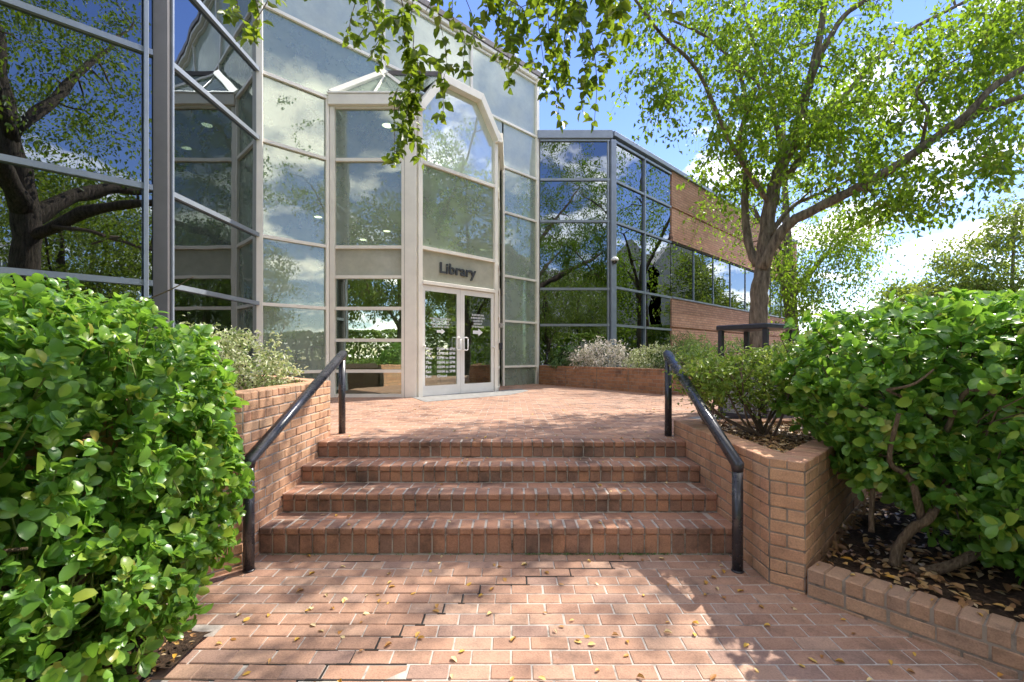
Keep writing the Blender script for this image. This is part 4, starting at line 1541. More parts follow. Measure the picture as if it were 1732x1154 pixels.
# tree close behind the camera whose branches hang into the top of the view
b4 = (.95, -1.55, -.05)
limbs = [([b4, (.95, -1.5, 1.5), (.9, -1.45, 3.4), (.8, -1.4, 5.4), (.6, -1.6, 8.0), (.3, -1.9, 12.0), (.2, -2.0, 15.0)], .52, .10),
         ([(.85, -1.4, 5.2), (-.4, -.9, 6.3), (-1.9, .0, 7.0), (-3.4, .6, 7.4)], .26, .05),
         ([(.85, -1.3, 4.6), (1.2, .1, 5.4), (1.2, 1.8, 5.6), (.9, 3.4, 5.5)], .18, .035),
         ([(.8, -1.5, 5.0), (2.4, -1.2, 6.2), (4.2, -.4, 7.0), (5.6, .0, 7.8)], .26, .06),
         ([(.8, -1.5, 5.6), (-.8, -2.6, 7.4), (-3.0, -3.6, 8.8)], .22, .05),
         ([(.9, -1.6, 5.4), (2.2, -3.4, 7.4), (3.6, -5.0, 9.0)], .22, .05),
         ([(.7, -1.4, 7.0), (-1.0, -.8, 9.4), (-2.8, -.2, 12.0)], .18, .05),
         ([(.7, -1.4, 7.2), (2.4, -1.4, 9.6), (4.2, -1.6, 12.0)], .18, .05)]
T = ellip(150, (.4, -3.0, 8.6), (6.2, 4.0, 2.4), tr) + ellip(360, (.9, -4.0, 12.4), (6.6, 4.6, 4.6), tr, .3) + ellip(30, (-4.0, -2.0, 6.6), (2.2, 2.4, 1.6), tr) + ellip(36, (5, -2, 6.8), (2.2, 2.4, 1.5), tr)
T2 = []
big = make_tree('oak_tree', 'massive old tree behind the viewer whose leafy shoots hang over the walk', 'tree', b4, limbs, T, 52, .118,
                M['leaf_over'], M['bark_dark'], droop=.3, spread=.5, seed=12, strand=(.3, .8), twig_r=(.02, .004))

# the leafy shoots hanging into the picture: strands placed in space 2.6 - 3.6 m away
hr = np.random.default_rng(77)
tw = MB()
Cs, Ds, Ns = [], [], []


def strand(px0, py0, px1, py1, Y, n, wob=.05):
    a = np.array(at(px0, py0, Y)); b = np.array(at(px1, py1, Y + hr.uniform(-.2, .2)))
    ctrl = [a, a * .66 + b * .34 + hr.normal(0, wob, 3), a * .3 + b * .7 + hr.normal(0, wob, 3), b]
    sm = catmull(ctrl, 5)
    tw.tube([Vector(p) for p in sm], [.0035 - .002 * k / len(sm) for k in range(len(sm))], 4, cap=False)
    smn = np.array([list(p) for p in sm])
    for i in range(n):
        f = hr.random() ** .85 * (len(sm) - 1.001)
        k = int(f); p = smn[k] * (1 - f + k) + smn[k + 1] * (f - k)
        out = hr.normal(0, 1, 3); out[2] = out[2] * .4 - .7
        out /= np.linalg.norm(out)
        c = p + out * .035 * hr.uniform(.8, 1.6)
        Cs.append(c); Ds.append(out + hr.normal(0, .25, 3))
        Ns.append(hr.normal(0, .7, 3) + np.array([.1, -.35, .55]))


for (x0, y0, x1, y1, Y, n) in (
    (395, -60, 378, 40, 2.9, 10), (425, -60, 412, 60, 2.9, 16), (440, -50, 425, 72, 2.8, 10), (400, -80, 388, 25, 3.0, 8),
    (620, -50, 640, 108, 3.1, 22), (600, -60, 585, 72, 3.0, 16), (650, -30, 600, 66, 3.1, 14), (640, -40, 625, 95, 3.1, 14),
    (690, -60, 700, 120, 3.2, 24), (700, 60, 665, 275, 3.2, 44), (680, 40, 712, 275, 3.2, 42), (700, 80, 685, 235, 3.1, 28), (672, 150, 655, 280, 3.2, 14),
    (740, -50, 745, 150, 3.1, 20), (720, 90, 742, 200, 3.2, 10), (770, -50, 782, 125, 3.2, 18), (790, -60, 800, 70, 3.2, 16),
    (700, -60, 660, 30, 2.6, 18), (760, -70, 720, 20, 2.6, 16),
    (830, -60, 845, 105, 3.2, 22), (850, -60, 862, 160, 3.3, 18), (870, -60, 880, 120, 3.2, 22), (820, -50, 815, 40, 3.0, 18),
    (900, -60, 905, 110, 3.3, 26), (915, -50, 925, 165, 3.2, 26), (930, -60, 960, 130, 3.3, 34), (940, 0, 948, 220, 3.3, 24), (970, -40, 960, 160, 3.2, 36),
    (985, -60, 990, 150, 3.2, 40), (1000, -40, 985, 190, 3.2, 34), (1010, -50, 1020, 120, 3.3, 34), (980, 60, 1005, 210, 3.2, 22), (960, -50, 935, 90, 3.4, 26), (1000, -60, 1025, 60, 3.2, 26),
    (890, -40, 865, 70, 3.4, 20), (1040, -60, 1060, 60, 2.5, 14), (1070, -60, 1055, 30, 2.6, 10), (1140, -70, 1152, 22, 2.4, 5),
    (560, -90, 520, -10, 3.0, 14), (480, -90, 470, -15, 3.0, 10), (1240, -90, 1230, -20, 2.8, 10), (860, 0, 850, 75, 3.0, 14), (880, -80, 960, 20, 3.0, 26), (1020, -80, 960, 30, 3.1, 26)):
    strand(x0, y0, x1, y1, Y, int(n * 1.9))
# the branches above the frame the shoots hang from
for pts, ra in (([(.95, -.9, 4.95), (.55, .6, 4.65), (.2, 2.2, 4.15), (-.1, 3.0, 4.1), (-.5, 3.2, 4.15)], .05),
                ([(.2, 2.2, 4.15), (.35, 2.9, 4.2), (.6, 3.3, 4.15)], .02), ([(.55, .6, 4.35), (-.6, 2.0, 4.2), (-1.1, 2.7, 4.1), (-1.7, 2.9, 4.0)], .03),
                ([(-.1, 3.0, 4.1), (.45, 3.2, 4.2), (.9, 2.9, 4.0)], .014), ([(-.1, 2.6, 4.1), (-.7, 3.1, 4.2), (-1.0, 3.1, 4.0)], .014)):
    sm = catmull(pts, 5)
    tw.tube(sm, [ra * (1 - .75 * k / len(sm)) for k in range(len(sm))], 6)
tw.v = [(a - b4[0], b - b4[1], c - b4[2]) for a, b, c in tw.v]
tw.build('hanging_twigs', M['twig'], big, kind='stuff')
C = np.array(Cs) - np.array(b4); D = np.array(Ds); Nn = np.array(Ns)
L = .068 * hr.uniform(.65, 1.3, len(C))
wc = C + np.array(b4)
vis = wc[:, 2] < CAM_Z + .75 * wc[:, 1]
order = np.argsort(-(L * (1 + 10 * vis)))
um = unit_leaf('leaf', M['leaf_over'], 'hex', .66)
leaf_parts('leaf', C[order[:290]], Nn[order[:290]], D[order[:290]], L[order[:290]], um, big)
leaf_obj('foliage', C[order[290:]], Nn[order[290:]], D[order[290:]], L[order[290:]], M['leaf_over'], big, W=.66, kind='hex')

# ------------------------------------------------------------------ clipped hedges far off, added to cover the bright horizon mirrored in the glass
def far_hedge(label, x0, x1, y0, y1, h, n, seed):
    rr = np.random.default_rng(seed)
    P = np.stack([rr.uniform(x0, x1, n), rr.uniform(y0, y1, n), GZ + h * (1 - rr.random(n) ** 1.6)], 1)
    o = leaf_obj('reflection_hedge', P, rr.normal(0, 1, (n, 3)), rr.normal(0, 1, (n, 3)), .28 * rr.uniform(.6, 1.3, n), M['leaf_shrub'], None)
    del o['kind']
    tag(o, label, 'hedge')


far_hedge('long clipped hedge added behind the viewer to green the glass reflections', -32, 24, -19.0, -17.2, 3.6, 34000, 61)
far_hedge('long clipped hedge added across the road to green the glass reflections', 23.2, 24.8, -30, 24, 3.9, 34000, 62)

# ------------------------------------------------------------------ hedges


def hedge(label, name, ells, base, n, size, seed, parts_n, thresh_z=.25, clip=None, stems=(), dense=1.0, holes=()):
    rr = np.random.default_rng(seed)
    root = empty(name, base, label, 'hedge')
    B = np.array(base)
    E = [(np.array(c), np.array(r)) for c, r in ells]

    def fld(P):
        v = np.full(len(P), 9.)
        for c, r in E:
            q = (((np.abs(P - c) / r) ** 2.6).sum(1)) ** (1 / 2.6)
            v = np.minimum(v, q)
        return v
    areas = np.array([(r[0] * r[1] + r[1] * r[2] + r[0] * r[2]) for c, r in E]); areas /= areas.sum()
    C = []; Nn = []
    tot = 0
    while tot < n:
        k = rr.choice(len(E), p=areas)
        c, r = E[k]
        m = 400
        d = rr.normal(0, 1, (m, 3)); d = unit(d)
        q = (np.abs(d) ** 2.6).sum(1) ** (1 / 2.6)
        s = d / q[:, None]
        depth = 1 - np.abs(rr.exponential(.13, m)) + rr.normal(0, .018, m)
        bump = .05 * np.sin(7 * (s[:, 0] + c[0])) * np.sin(6 * (s[:, 2] + c[1])) + .04 * np.sin(13 * s[:, 1] + 5 * s[:, 0])
        P = c + s * r * (depth + bump)[:, None]
        nrm = unit(s / r * 1.0)
        ok = (P[:, 2] > thresh_z) & (fld(P) > .5)
        for (hc, hr_, keep) in holes:
            inh = (((P - np.array(hc)) / np.array(hr_)) ** 2).sum(1) < 1
            ok &= ~(inh & (rr.random(m) > keep))
        if clip is not None: ok &= clip(P)
        C.append(P[ok]); Nn.append(nrm[ok]); tot += ok.sum()
    C = np.concatenate(C)[:n]; Nn = np.concatenate(Nn)[:n]
    # clumps: pull leaves into whorls of five or so at shoot tips
    g = rr.permutation(n)
    ntip = n // 6
    tips = C[g[:ntip]]; tn = Nn[g[:ntip]]
    ti = np.repeat(np.arange(ntip), 6)[:n]
    if len(ti) < n: ti = np.concatenate([ti, np.zeros(n - len(ti), int)])
    axis = unit(tn * .9 + rr.normal(0, .45, (ntip, 3)) + np.array([0, 0, .35]))
    side = rr.normal(0, 1, (n, 3))
    ax = axis[ti]
    side = unit(side - (side * ax).sum(1, keepdims=True) * ax)
    opn = rr.uniform(.45, 1.35, n)[:, None]
    D = unit(side * opn + ax * .55)
    L = size * np.clip(rr.normal(1.0, .24, n), .45, 1.5)
    P = tips[ti] - ax * (rr.random(n) * size * 1.0)[:, None] + D * (L * .55)[:, None]
    N2 = unit(ax * 1.0 + rr.normal(0, .22, (n, 3)) - D * .25)
    P = P - B
    dist = np.linalg.norm(P + B - np.array([0, 0, CAM_Z]), axis=1)
    W_ = P + B
    vis = (W_[:, 1] > .5) & (np.abs(W_[:, 0]) < 1.09 * W_[:, 1]) & (W_[:, 2] > CAM_Z - .70 * W_[:, 1])
    key = np.where(vis & ((N2 * (np.array([0, 0, CAM_Z]) - W_)).sum(1) > 0), L / dist, 0)
    idx = np.argsort(-key)[:parts_n]
    um_ = unit_leaf('leaf', M['leaf_hedge'], 'oval', .66)
    leaf_parts('leaf', P[idx], N2[idx], D[idx], L[idx], um_, root)
    mask = np.ones(n, bool); mask[idx] = False
    leaf_obj('foliage', P[mask], N2[mask], D[mask], L[mask], M['leaf_hedge'], root, W=.66, kind='oval')
    # twigs: from inside to some tips
    tw = MB()
    ctrs = np.array([c for c, r in E])
    for i in rr.choice(ntip, min(ntip, 900), replace=False):
        t = tips[i]
        k = np.argmin(((ctrs - t) ** 2).sum(1))
        c = ctrs[k]
        a = t + (c - t) * rr.uniform(.25, .5) + rr.normal(0, .04, 3) + np.array([0, 0, -.12])
        m_ = (a + t) / 2 + rr.normal(0, .03, 3)
        tw.tube([Vector(a - B), Vector(m_ - B), Vector(t - B)], [.006, .0045, .003], 4, cap=False)
    tw.build('twigs', M['stem_green'] if seed % 2 else M['twig'], root, kind='stuff')
    for pts, r0, r1 in stems:
        mb = MB(); sm = catmull(pts, 5)
        mb.tube([p - Vector(base) for p in sm], [(r0 + (r1 - r0) * i / (len(sm) - 1)) * (1 + .06 * rr.normal()) for i in range(len(sm))], 9)
        mb.build('stem', M['hedge_stem'], root, smooth=True)
    return root


hl = hedge('big glossy green hedge filling the left side of the picture, sunlit on top', 'hedge',
           [((-3.3, 3.0, 1.10), (1.3, .95, .92)), ((-2.75, 2.15, 1.02), (.95, .80, .97)), ((-2.35, 2.72, .98), (.66, .62, .90)), ((-2.25, 2.20, .42), (.66, .60, .42)), ((-2.12, 2.88, .78), (.42, .36, .62)), ((-2.9, 1.75, 1.0), (.8, .55, .5)), ((-2.75, 2.35, 1.2), (.6, .5, .55)), ((-2.55, 2.55, .75), (.5, .5, .5)), ((-3.4, 1.7, .9), (1.0, .8, 1.0)), ((-2.5, 1.5, .38), (.7, .5, .36))],
           (-2.9, 2.5, .05), 60000, .061, 21, 298, thresh_z=.08,
           holes=(((-2.0, 2.05, 1.16), (.25, .45, .06), .6), ((-2.25, 1.8, .85), (.4, .5, .05), .5)),
           stems=[([(-2.6, 2.5, .0), (-2.5, 2.3, .5), (-2.3, 2.0, .9), (-2.5, 1.8, 1.3)], .035, .012), ([(-2.7, 2.4, .0), (-2.9, 2.0, .6), (-3.0, 1.7, 1.1)], .035, .012),
                  ([(-2.5, 2.4, .0), (-2.1, 2.3, .5), (-2.0, 2.4, .9)], .03, .01), ([(-2.9, 2.6, 0), (-2.6, 2.0, .9), (-2.2, 1.9, 1.1)], .02, .008), ([(-3.0, 2.2, .3), (-2.4, 1.9, .75), (-2.0, 1.95, .8)], .016, .007),
                  ([(-3.0, 2.3, .6), (-2.6, 1.9, 1.0), (-2.2, 1.7, .95)], .014, .006), ([(-3.1, 3.1, 1.7), (-2.35, 3.15, 2.0), (-2.12, 3.15, 2.12)], .006, .003)])
hrg = hedge('glossy green hedge on the right above the mulch bed, bare brown stems low down', 'hedge',
            [((3.62, 3.70, 1.38), (1.36, .95, .66)), ((4.1, 3.0, 1.32), (1.42, 1.0, .74)), ((3.12, 3.38, 1.05), (.74, .50, .55)), ((3.9, 2.6, .82), (1.22, .70, .50)), ((3.75, 3.1, .55), (.95, .55, .32))],
            (3.2, 3.1, .15), 40000, .072, 22, 298, thresh_z=.22,
            holes=(((2.95, 2.75, 1.22), (.35, .5, .14), .25), ((3.1, 2.8, 1.02), (.45, .5, .10), .4)),
            stems=[([at(1513, 957, 3.16), at(1520, 925, 3.16), at(1545, 893, 3.1), at(1578, 868, 3.05), (3.0, 3.2, .95), (2.9, 3.2, 1.3)], .036, .02),
                   ([at(1474, 900, 3.3), at(1474, 860, 3.32), at(1480, 800, 3.3), at(1500, 720, 3.3)], .019, .012),
                   ([at(1512, 950, 3.25), at(1560, 966, 3.1), at(1612, 955, 3.0), at(1660, 935, 3.0), at(1732, 930, 3.0), at(1850, 900, 3.0)], .034, .03),
                   ([at(1560, 880, 3.1), at(1540, 810, 3.1), at(1505, 780, 3.1), at(1520, 700, 3.0)], .026, .012),
                   ([at(1640, 800, 3.2), at(1590, 740, 3.15), at(1560, 690, 3.1), at(1500, 660, 3.1)], .018, .009),
                   ([at(1600, 730, 3.0), at(1640, 660, 2.9), at(1732, 690, 2.8)], .018, .01), ([at(1500, 660, 3.1), at(1545, 650, 3.0), at(1580, 625, 2.95)], .011, .006),
                   ([(3.6, 3.4, .15), (3.5, 3.3, .7), (3.3, 3.2, 1.3)], .03, .015), ([(4.2, 3.3, .15), (4.0, 3.1, .7), (3.7, 2.9, 1.4)], .03, .015)])

# ------------------------------------------------------------------ smaller shrubs


def shrub(name, label, base, ells, n, size, mat, seed, stems=8, kind='hex', W=.5, tilt=.5, stem_mat='twig', stem_r=.010, zmin=None, hol=.55):
    rr = np.random.default_rng(seed)
    root = empty(name, base, label, 'shrub')
    B = Vector(base)
    C = []
    wts = np.array([r[0] * r[1] * r[2] for c, r in ells]); wts /= wts.sum()
    for c, r in ells:
        pass
    while len(C) < n:
        c, r = ells[rr.choice(len(ells), p=wts)]
        d = unit(rr.normal(0, 1, 3)); q = (hol + (1 - hol) * rr.random() ** .6) * (1 + .12 * rr.normal())
        p = np.array(c) + d * np.array(r) * q
        if zmin is not None and p[2] < zmin: continue
        k = rr.integers(3, 7)
        for _ in range(k):
            C.append(np.append(p + rr.normal(0, size * .55, 3), 0))
    C = np.array(C)[:n, :3]
    D = rr.normal(0, 1, (n, 3)) + np.array([0, 0, .1])
    Nn = rr.normal(0, tilt, (n, 3)) + np.array([0, 0, 1.])
    leaf_obj('foliage', C - np.array(B), Nn, D, size * rr.uniform(.6, 1.3, n), mat, root, W=W, kind=kind)
    for i in range(stems):
        c, r = ells[rr.choice(len(ells), p=wts)]
        d = rr.normal(0, 1, 3); d[2] = abs(d[2]) * .6 + .1; d = unit(d)
        t = np.array(c) + d * np.array(r) * .85
        a = np.array(base) + rr.normal(0, .03, 3) * np.array([1, 1, .1])
        m_ = a * .5 + t * .5 + np.array([0, 0, -.06]) + rr.normal(0, .04, 3)
        mb = MB(); sm = catmull([a, m_, t], 4)
        mb.tube([p - B for p in sm], [stem_r * (1 - .7 * k / len(sm)) for k in range(len(sm))], 5)
        mb.build('stem', M[stem_mat], root, smooth=True)
        for _ in range(3):
            f = sm[rr.integers(3, len(sm))]
            t2 = Vector(np.array(f) + rr.normal(0, .14, 3) + np.array([0, 0, .08]))
            mb = MB(); mb.tube([f - B, (f + t2) / 2 - B, t2 - B], [stem_r * .4, stem_r * .3, stem_r * .15], 4, cap=False)
            mb.build('stem', M[stem_mat], root, smooth=True)
    return root


# variegated shrub on the left planter, seen between x 380 and 520
shrub('variegated_shrub', 'pale green and white speckled shrub on top of the left planter wall', (-2.75, 4.75, 1.2),
      [((-2.78, 4.75, 1.48), (.50, .45, .38)), ((-2.42, 4.75, 1.36), (.30, .30, .22)), ((-3.1, 4.7, 1.5), (.42, .45, .38))], 5000, .048, M['leaf_var'], 31, stems=9, W=.42, zmin=1.22)
# bushes in the right planter
shrub('azalea_bush', 'light green bush with bare forked stems in front of the litter bin', (2.35, 4.40, .82),
      [((2.40, 4.45, 1.38), (.52, .42, .33)), ((1.95, 4.6, 1.36), (.36, .36, .24)), ((2.72, 4.5, 1.42), (.32, .34, .30))], 4600, .052, M['leaf_shrub'], 32, stems=13, W=.5, stem_r=.015, zmin=1.05, hol=.3)
shrub('azalea_bush', 'small light green bush at the planter corner by the right handrail', (2.08, 4.95, .82),
      [((2.02, 5.0, 1.42), (.36, .30, .26)), ((2.05, 5.0, 1.15), (.25, .25, .2))], 1000, .046, M['leaf_shrub'], 33, stems=8, W=.5, stem_r=.009, zmin=.95, hol=.3)
shrub('azalea_bush', 'low green bush between litter bin and right hedge', (3.45, 5.0, .82),
      [((3.35, 5.0, 1.15), (.45, .30, .34))], 1300, .046, M['leaf_shrub'], 34, stems=6, W=.5, zmin=.85)
# far planter
shrub('white_leaved_shrub', 'shrub with white edged leaves in the far planter, below the dark bay corner post', (2.5, 13.0, 1.2),
      [((2.55, 13.0, 1.55), (.75, .5, .45)), ((1.95, 13.2, 1.4), (.4, .4, .35))], 2600, .085, M['leaf_white'], 35, stems=4, W=.34)
shrub('green_shrub', 'small dark green shrub left of the white edged one in the far planter', (1.5, 13.7, 1.2),
      [((1.45, 13.7, 1.35), (.36, .3, .2)), ((1.75, 13.6, 1.5), (.3, .3, .35))], 900, .08, M['leaf_feather'], 36, stems=3)
shrub('white_leaved_shrub', 'second shrub with cream edged leaves, in the middle of the far planter', (4.0, 12.2, 1.2),
      [((3.7, 12.2, 1.5), (.7, .5, .38)), ((3.2, 12.0, 1.35), (.5, .4, .22))], 2000, .07, M['leaf_var'], 37, stems=4, W=.4)
shrub('feathery_shrub', 'taller feathery grey green shrub at the right end of the far planter', (4.6, 12.6, 1.2),
      [((4.6, 12.4, 1.70), (.62, .5, .50)), ((4.1, 12.0, 1.4), (.7, .4, .25))], 3600, .075, M['leaf_feather'], 38, stems=5, W=.14, hol=.2)
shrub('juniper_shrub', 'dark green juniper hedge below the brick wing', (5.2, 11.4, 1.2),
      [((5.5, 11.4, 1.62), (1.5, .5, .32)), ((7.2, 11.6, 1.6), (1.0, .5, .35))], 4500, .08, M['leaf_feather'], 39, stems=3, W=.22)

# ------------------------------------------------------------------ leaf litter and fallen leaves


def litter(name, n, sampler, size, mat, seed, kind='hex', kindtag='stuff'):
    rr = np.random.default_rng(seed)
    C = []
    while len(C) < n:
        p = sampler(rr)
        if p is not None: C.append(p)
    C = np.array(C)
    D = rr.normal(0, 1, (n, 3)) * np.array([1, 1, .15])
    Nn = rr.normal(0, .28, (n, 3)) + np.array([0, 0, 1.])
    o = leaf_obj(name, C, Nn, D, size * rr.uniform(.5, 1.25, n), mat, None, W=.55, kind=kind, fold=.12)
    return o


def s_right(rr):
    x = rr.uniform(1.95, 5.5); y = rr.uniform(.8, 5.0)
    return (x, y, rbed_z(x, y) + rr.uniform(.008, .03)) if kerb_in(x, y, .13) and (math.sin(x * 5) * math.sin(y * 6 + 1) + rr.normal(0, .7) > -.35) else None


def s_rpl(rr):
    x = rr.uniform(1.9, 4.0); y = rr.uniform(3.3, 5.4)
    return (x, y, .835 + rr.uniform(.004, .03)) if inside([(1.97, 5.1), (1.97, 3.40), (4.05, 5.36)], x, y) else None


def s_left(rr):
    x = rr.uniform(-3.2, -1.5); y = rr.uniform(1.0, 2.7)
    return (x, y, .035 + .05 * max(0, -1.9 - x) + rr.uniform(.005, .02)) if x < -1.72 else None


litter('leaf_litter', 3200, s_right, .070, M['leaf_litter'], 51)
litter('leaf_litter', 2300, s_rpl, .045, M['leaf_litter'], 52)
litter('leaf_litter', 900, s_left, .035, M['leaf_litter'], 53)
litter('leaf_litter', 260, lambda rr: (rr.uniform(-2.6, -2.1), rr.uniform(3.7, 5.0), 1.235 + rr.uniform(0, .02)), .04, M['leaf_dead'], 54)

mr = np.random.default_rng(91)
nm_ = 700
mx_ = np.concatenate([mr.uniform(.1, 1.25, 450), mr.uniform(-1.9, 1.7, 250)])
mo = leaf_obj('moss', np.stack([mx_, 3.703 - mr.random(nm_) ** 2 * .022, .036 + mr.random(nm_) * .012], 1), mr.normal(0, 1, (nm_, 3)) + np.array([0, 0, .6]), mr.normal(0, 1, (nm_, 3)), .012 * mr.uniform(.5, 1.4, nm_), M['leaf_feather'])
fr = random.Random(9)
fl_mesh = []
for i in range(5):
    V, F, r = leaves(np.zeros((1, 3)), np.array([[0, 0, 1.]]), np.array([[1., 0, 0]]), np.ones(1), .55, 'hex', .04 + .07 * i, np.zeros(1))
    fl_mesh.append(prop_mesh('fallen_leaf', V, F, r, M['leaf_dead']))


def fallen(x, y, z, label, group, size=.036):
    o = bpy.data.objects.new('fallen_leaf', fr.choice(fl_mesh))
    o.location = (x, y, z + .006)
    s = size * fr.uniform(.65, 1.25)
    o.scale = (s, s, s)
    o.rotation_euler = (fr.gauss(0, .18), fr.gauss(0, .18), fr.uniform(0, 6.28))
    COL.objects.link(o)
    tag(o, label, 'leaf', group)


cnt = 0
while cnt < 120:
    x = fr.uniform(-1.7, 2.6); y = fr.uniform(2.25, 3.68)
    if x > 1.75 and (x - 1.94) * .78 + (y - 3.105) * .626 > -.03: continue
    where = 'beside the left hedge' if x < -.8 else ('near the right kerb and wall' if x > 1.2 else ('just below the lowest step' if y > 3.2 else 'in the middle'))
    fallen(x, y, walk_z(y), 'small yellow brown leaf on the lower brick walk, ' + where, 'leaves fallen on the lower walk ' + where, .046); cnt += 1
for i in range(4):
    nm = ['lowest', 'second', 'third', 'top'][i]
    for k in range(13):
        fallen(fr.uniform(-1.9, 1.7), YS[i] + (fr.uniform(.28, .35) if k % 2 else fr.uniform(.03, .3)), ZS[i], 'small dry leaf fallen on the %s brick step' % nm, 'leaves fallen on the %s step' % nm, .034)
for k in range(30):
    fallen(fr.uniform(-1.8, 3.0), fr.uniform(5.2, 8.5), LZ, 'small dry leaf fallen on the brick landing above the steps', 'leaves fallen on the landing', .04)
for k in range(5):
    t = k / 5
    fallen(1.96 + .6 * t + .07, 3.105 - .747 * t + .03, .20, 'pale dry leaf lying on the brick kerb cap', 'leaves on the kerb', .036)

# ------------------------------------------------------------------ street things, also seen mirrored in the glass


def car(label, x, y, rz, col, z=GZ):
    t = empty('parked_car', (x, y, z), label, 'car', rotz=rz)
    prof = [(-2.2, .35), (-2.25, .62), (-2.1, .86), (-1.45, .96), (-.75, 1.36), (.75, 1.42), (1.5, 1.02), (2.05, .92), (2.2, .62), (2.15, .33)]
    # body: lower shell full width, cabin narrower
    secs = [(-.86, .0), (-.80, 1), (.80, 1), (.86, .0)]
    low = [(-2.2, .33), (-2.25, .62), (-2.1, .84), (-1.45, .93), (1.5, .98), (2.05, .9), (2.2, .62), (2.15, .33)]
    mb = MB()
    vs = []
    for yy, sh in ((-.86, .06), (-.80, 0), (.80, 0), (.86, .06)):
        for a, b in low:
            vs.append((a * (1 - sh * .4), yy, b - (sh if b > .8 else 0)))
    k = len(low)
    fs = [tuple(range(k - 1, -1, -1)), tuple(range(3 * k, 4 * k))]
    for s in range(3):
        for i in range(k):
            fs.append((s * k + i, s * k + (i + 1) % k, (s + 1) * k + (i + 1) % k, (s + 1) * k + i))
    mb.add(vs, fs)
    mb.build('body', col, t, smooth=False, bevel=.02)
    cab = [(-1.55, .93), (-.85, 1.36), (.65, 1.42), (1.45, .99)]
    mb = MB(); vs = []
    for yy, ins in ((-.78, 0), (.78, 0)):
        for a, b in cab:
            vs.append((a, yy * (.86 if b > 1.1 else 1), b))
    mb.add(vs, [(3, 2, 1, 0), (4, 5, 6, 7), (0, 1, 5, 4), (1, 2, 6, 5), (2, 3, 7, 6), (0, 4, 7, 3)])
    mb.build('windows', M['smoke'], t)
    mb = MB(); mb.box(-.86, .64, -.64, .64, 1.385, 1.44); mb.build('roof', col, t, bevel=.02)
    for sx in (-1.38, 1.38):
        for sy in (-1, 1):
            mb = MB(); mb.tube([(sx, sy * .66, .33), (sx, sy * .885, .33)], .33, 24); wv = mb.build('wheel', M['smoke'], t)
            mb = MB(); mb.tube([(sx, sy * .80, .33), (sx, sy * .892, .33)], .20, 16); mb.build('rim', M['steel'], wv)
    for sy in (-.6, .6):
        mb = MB(); mb.box(2.12, 2.225, sy - .17, sy + .17, .62, .76); mb.build('headlight', M['white_plastic'], t, bevel=.02)
        mb = MB(); mb.box(-2.26, -2.16, sy - .15, sy + .15, .66, .80); mb.build('tail_light', M['tail'], t, bevel=.02)
    return t


M['tail'] = mat_plain('red_lens', (0.4, 0.02, 0.02), 0.2)
M['carwhite'] = mat_plain('white_car_paint', (0.72, 0.73, 0.74), 0.2, spec=0.8, bstr=0.0)
M['carblue'] = mat_plain('blue_car_paint', (0.05, 0.09, 0.18), 0.2, spec=0.8, bstr=0.0)
M['carred'] = mat_plain('red_car_paint', (0.28, 0.02, 0.025), 0.2, spec=0.8, bstr=0.0)
car('white parked car glimpsed through the gaps of the right hedge', 7.6, 6.5, R(90), M['carwhite'], GZ + .02)
car('white car parked across the lot behind the viewer', 4.5, -30, R(0), M['carwhite'])
car('dark blue car parked across the lot behind the viewer', -1.5, -29, R(0), M['carblue'])
car('red car parked at the far end of the lot behind the viewer', -9, -30, R(0), M['carred'])

M['stucco'] = mat_plain('grey_stucco', (0.34, 0.33, 0.33), 0.85, nscale=1.2)
M['stucco2'] = mat_plain('pale_stucco', (0.50, 0.47, 0.43), 0.85, nscale=1.2)
M['shingle'] = mat_plain('grey_shingle', (0.20, 0.19, 0.19), 0.9, nscale=3, namt=.2)


def apartment(label, x0, x1, y, storeys, mat, roofh, rz=0.0, gables=0):
    t = empty('apartment_building', (x0, y, GZ), label, 'building', rotz=rz)
    W = x1 - x0; H = storeys * 3.1 + .8
    mb = MB(); mb.box(0, W, -14, 0, 0, H); mb.build('wall', mat, t)
    mb = MB(); mb.box(-.3, W + .3, -14.3, .35, H + .002, H + .35); mb.build('cornice', M['white_plastic'], t, bevel=.04)
    mb = MB(); mb.add([(-.4, .4, H + .35), (W + .4, .4, H + .35), (W + .4, -14.4, H + .35), (-.4, -14.4, H + .35), (3, -7, H + .35 + roofh), (W - 3, -7, H + .35 + roofh)],
                      [(0, 1, 5, 4), (1, 2, 5), (2, 3, 4, 5), (3, 0, 4), (3, 2, 1, 0)]); mb.build('roof', M['shingle'], t)
    nb = int(W / 3.4)
    for i in range(nb):
        cx = W * (i + .5) / nb
        for s in range(storeys):
            z = 1.1 + s * 3.1
            mb = MB()
            for a, b, c, d in ((-.62, .62, -.08, 0), (-.62, .62, 1.5, 1.6), (-.62, -.54, 0, 1.5), (.54, .62, 0, 1.5), (-.03, .03, 0, 1.5)):
                mb.box(cx + a, cx + b, -.02, .06, z + c, z + d)
            wdw = mb.build('window', M['white_plastic'], t)
            mb = MB(); mb.box(cx - .54, cx + .54, -.0, .02, z, z + 1.5); mb.build('pane', M['smoke'], wdw)
    for gx in range(gables):
        cx = W * (gx + .5) / gables
        mb = MB(); w = 3.0
        mb.add([(cx - w, 1.0, 0), (cx + w, 1.0, 0), (cx + w, 1.0, H), (cx, 1.0, H + 3.2), (cx - w, 1.0, H), (cx - w, -1, 0), (cx + w, -1, 0), (cx + w, -1, H), (cx, -7, H + 3.2), (cx - w, -1, H)],
               [(0, 1, 2, 3, 4), (1, 6, 7, 2), (2, 7, 8, 3), (3, 8, 9, 4), (0, 4, 9, 5)])
        mb.build('gable', M['stucco2'], t)
    return t


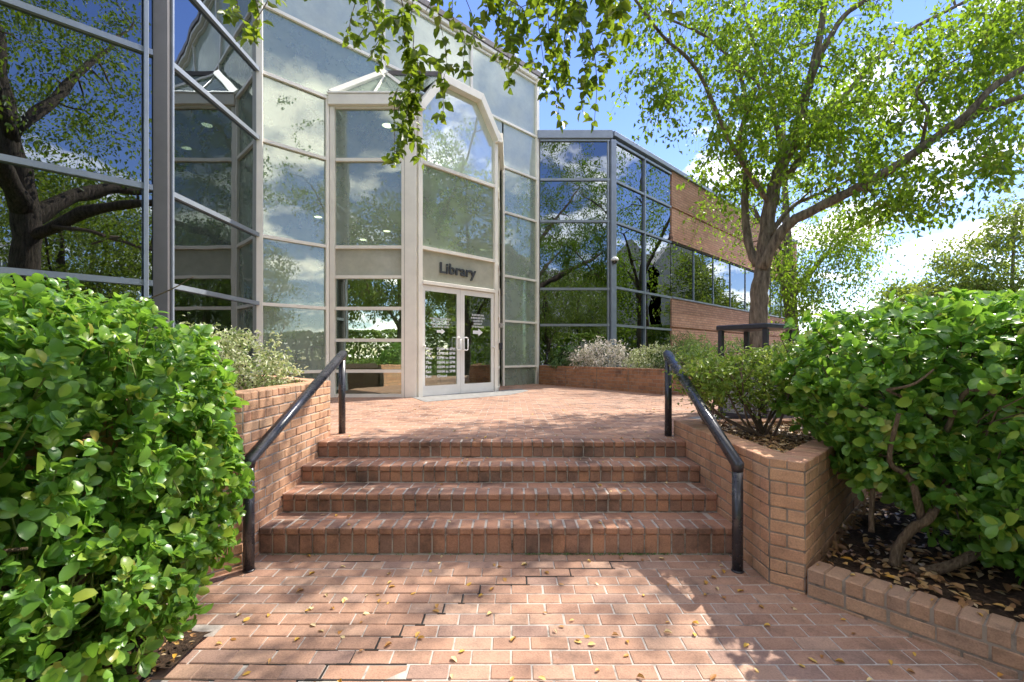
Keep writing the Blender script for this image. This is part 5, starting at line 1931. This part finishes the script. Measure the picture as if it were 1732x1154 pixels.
apartment('long grey four storey apartment building with white windows, mirrored in the dark glass bay', -14, 46, -46, 4, M['stucco'], 2.6)
apartment('pale apartment building across the street to the right, with gabled front', 36, 60, 6, 3, M['stucco2'], 3.0, R(90), gables=5)

# trees behind the viewer and across the street (one generic tree copied)
gtr = np.random.default_rng(41)
g0 = (0, 0, 0)
GT = ellip(170, (0, 0, 7.0), (3.6, 3.6, 3.4), gtr, .25) + ellip(40, (0, 0, 4.6), (2.8, 2.8, 1.0), gtr)
gen = make_tree('street_tree', 'x', 'tree', g0, [([(0, 0, -.1), (.05, 0, 2), (0, .1, 4.2), (.1, 0, 6.5), (0, 0, 9.5)], .24, .05),
                                                ([(0, 0, 2.6), (1.1, .6, 4.6), (2.0, 1.2, 6.6)], .1, .03), ([(0, 0, 3), (-1.2, .4, 5), (-2.1, .8, 6.8)], .1, .03), ([(0, 0, 2.8), (.3, -1.3, 4.8), (.5, -2.2, 6.6)], .1, .03)],
                GT, 50, .17, M['leaf_far'], M['bark_dark'], droop=.25, spread=.8, seed=44, strand=(.5, 1.1), twig_r=(.02, .007))
spots = [(27.0, 17.0, 0.5, 0.3, 'tree across the road behind the right hedge'),
         (7.0, -21.0, 1.05, 1.2, 'tree at the far edge of the lot, right of the white car'),
         (9.5, -9.0, 1.0, 2.0, 'tree at the right, a few paces behind the viewer'),
         (-6.5, -7.5, 1.1, 4.0, 'tree at the left, a few paces behind the viewer'),
         (3.0, -13.5, .95, 5.2, 'tree straight behind the viewer, at the edge of the lot'),
         (-13.0, -14.0, 1.1, .8, 'leftmost tree behind the viewer'),
         (16.5, -14.0, 1.15, 2.7, 'tree by the road, behind the viewer to the right'),
         (11.0, -38.0, 1.0, 3.3, 'tree in front of the grey apartment building, right of its middle'),
         (-2.0, -38.0, 1.05, 1.9, 'tree in front of the grey apartment building, left of its middle'),
         (24.0, -38.0, 1.1, .2, 'rightmost tree in front of the grey apartment building'),
         (-5.0, -22.0, 1.0, 2.2, 'tree at the far edge of the lot, left of the blue car'),
         (1.2, -22.5, .85, 3.9, 'smaller tree at the far edge of the lot, between the blue and the white car'),
         (33.0, 40.0, .62, 0.7, 'far tree beyond the right hedge, next to the end of the brick wing'),
         (41.0, 42.0, .72, 2.9, 'far tree beyond the right hedge, second from the brick wing'),
         (50.0, 46.0, .8, 4.4, 'far tree beyond the right hedge, furthest from the brick wing'),
         (15.5, 9.2, 1.15, 1.1, 'tree beside the road, just outside the right edge of the view'),
         (26.0, 4.0, 1.1, 5.0, 'tree across the road, right of the steps'),
         (26.0, -8.0, 1.1, 4.0, 'tree across the road, behind the viewer to the right')]
for i, (x, y, s, rz, lab) in enumerate(spots):
    if i == 0:
        o = gen
    else:
        o = gen.copy(); COL.objects.link(o)
        for ch in gen.children:
            c = ch.copy(); COL.objects.link(c); c.parent = o
    o.location = (x, y, GZ); o.scale = (s, s, s * (1 + .06 * math.sin(i * 3))); o.rotation_euler = (0, 0, rz)
    tag(o, lab, 'tree', 'street trees')
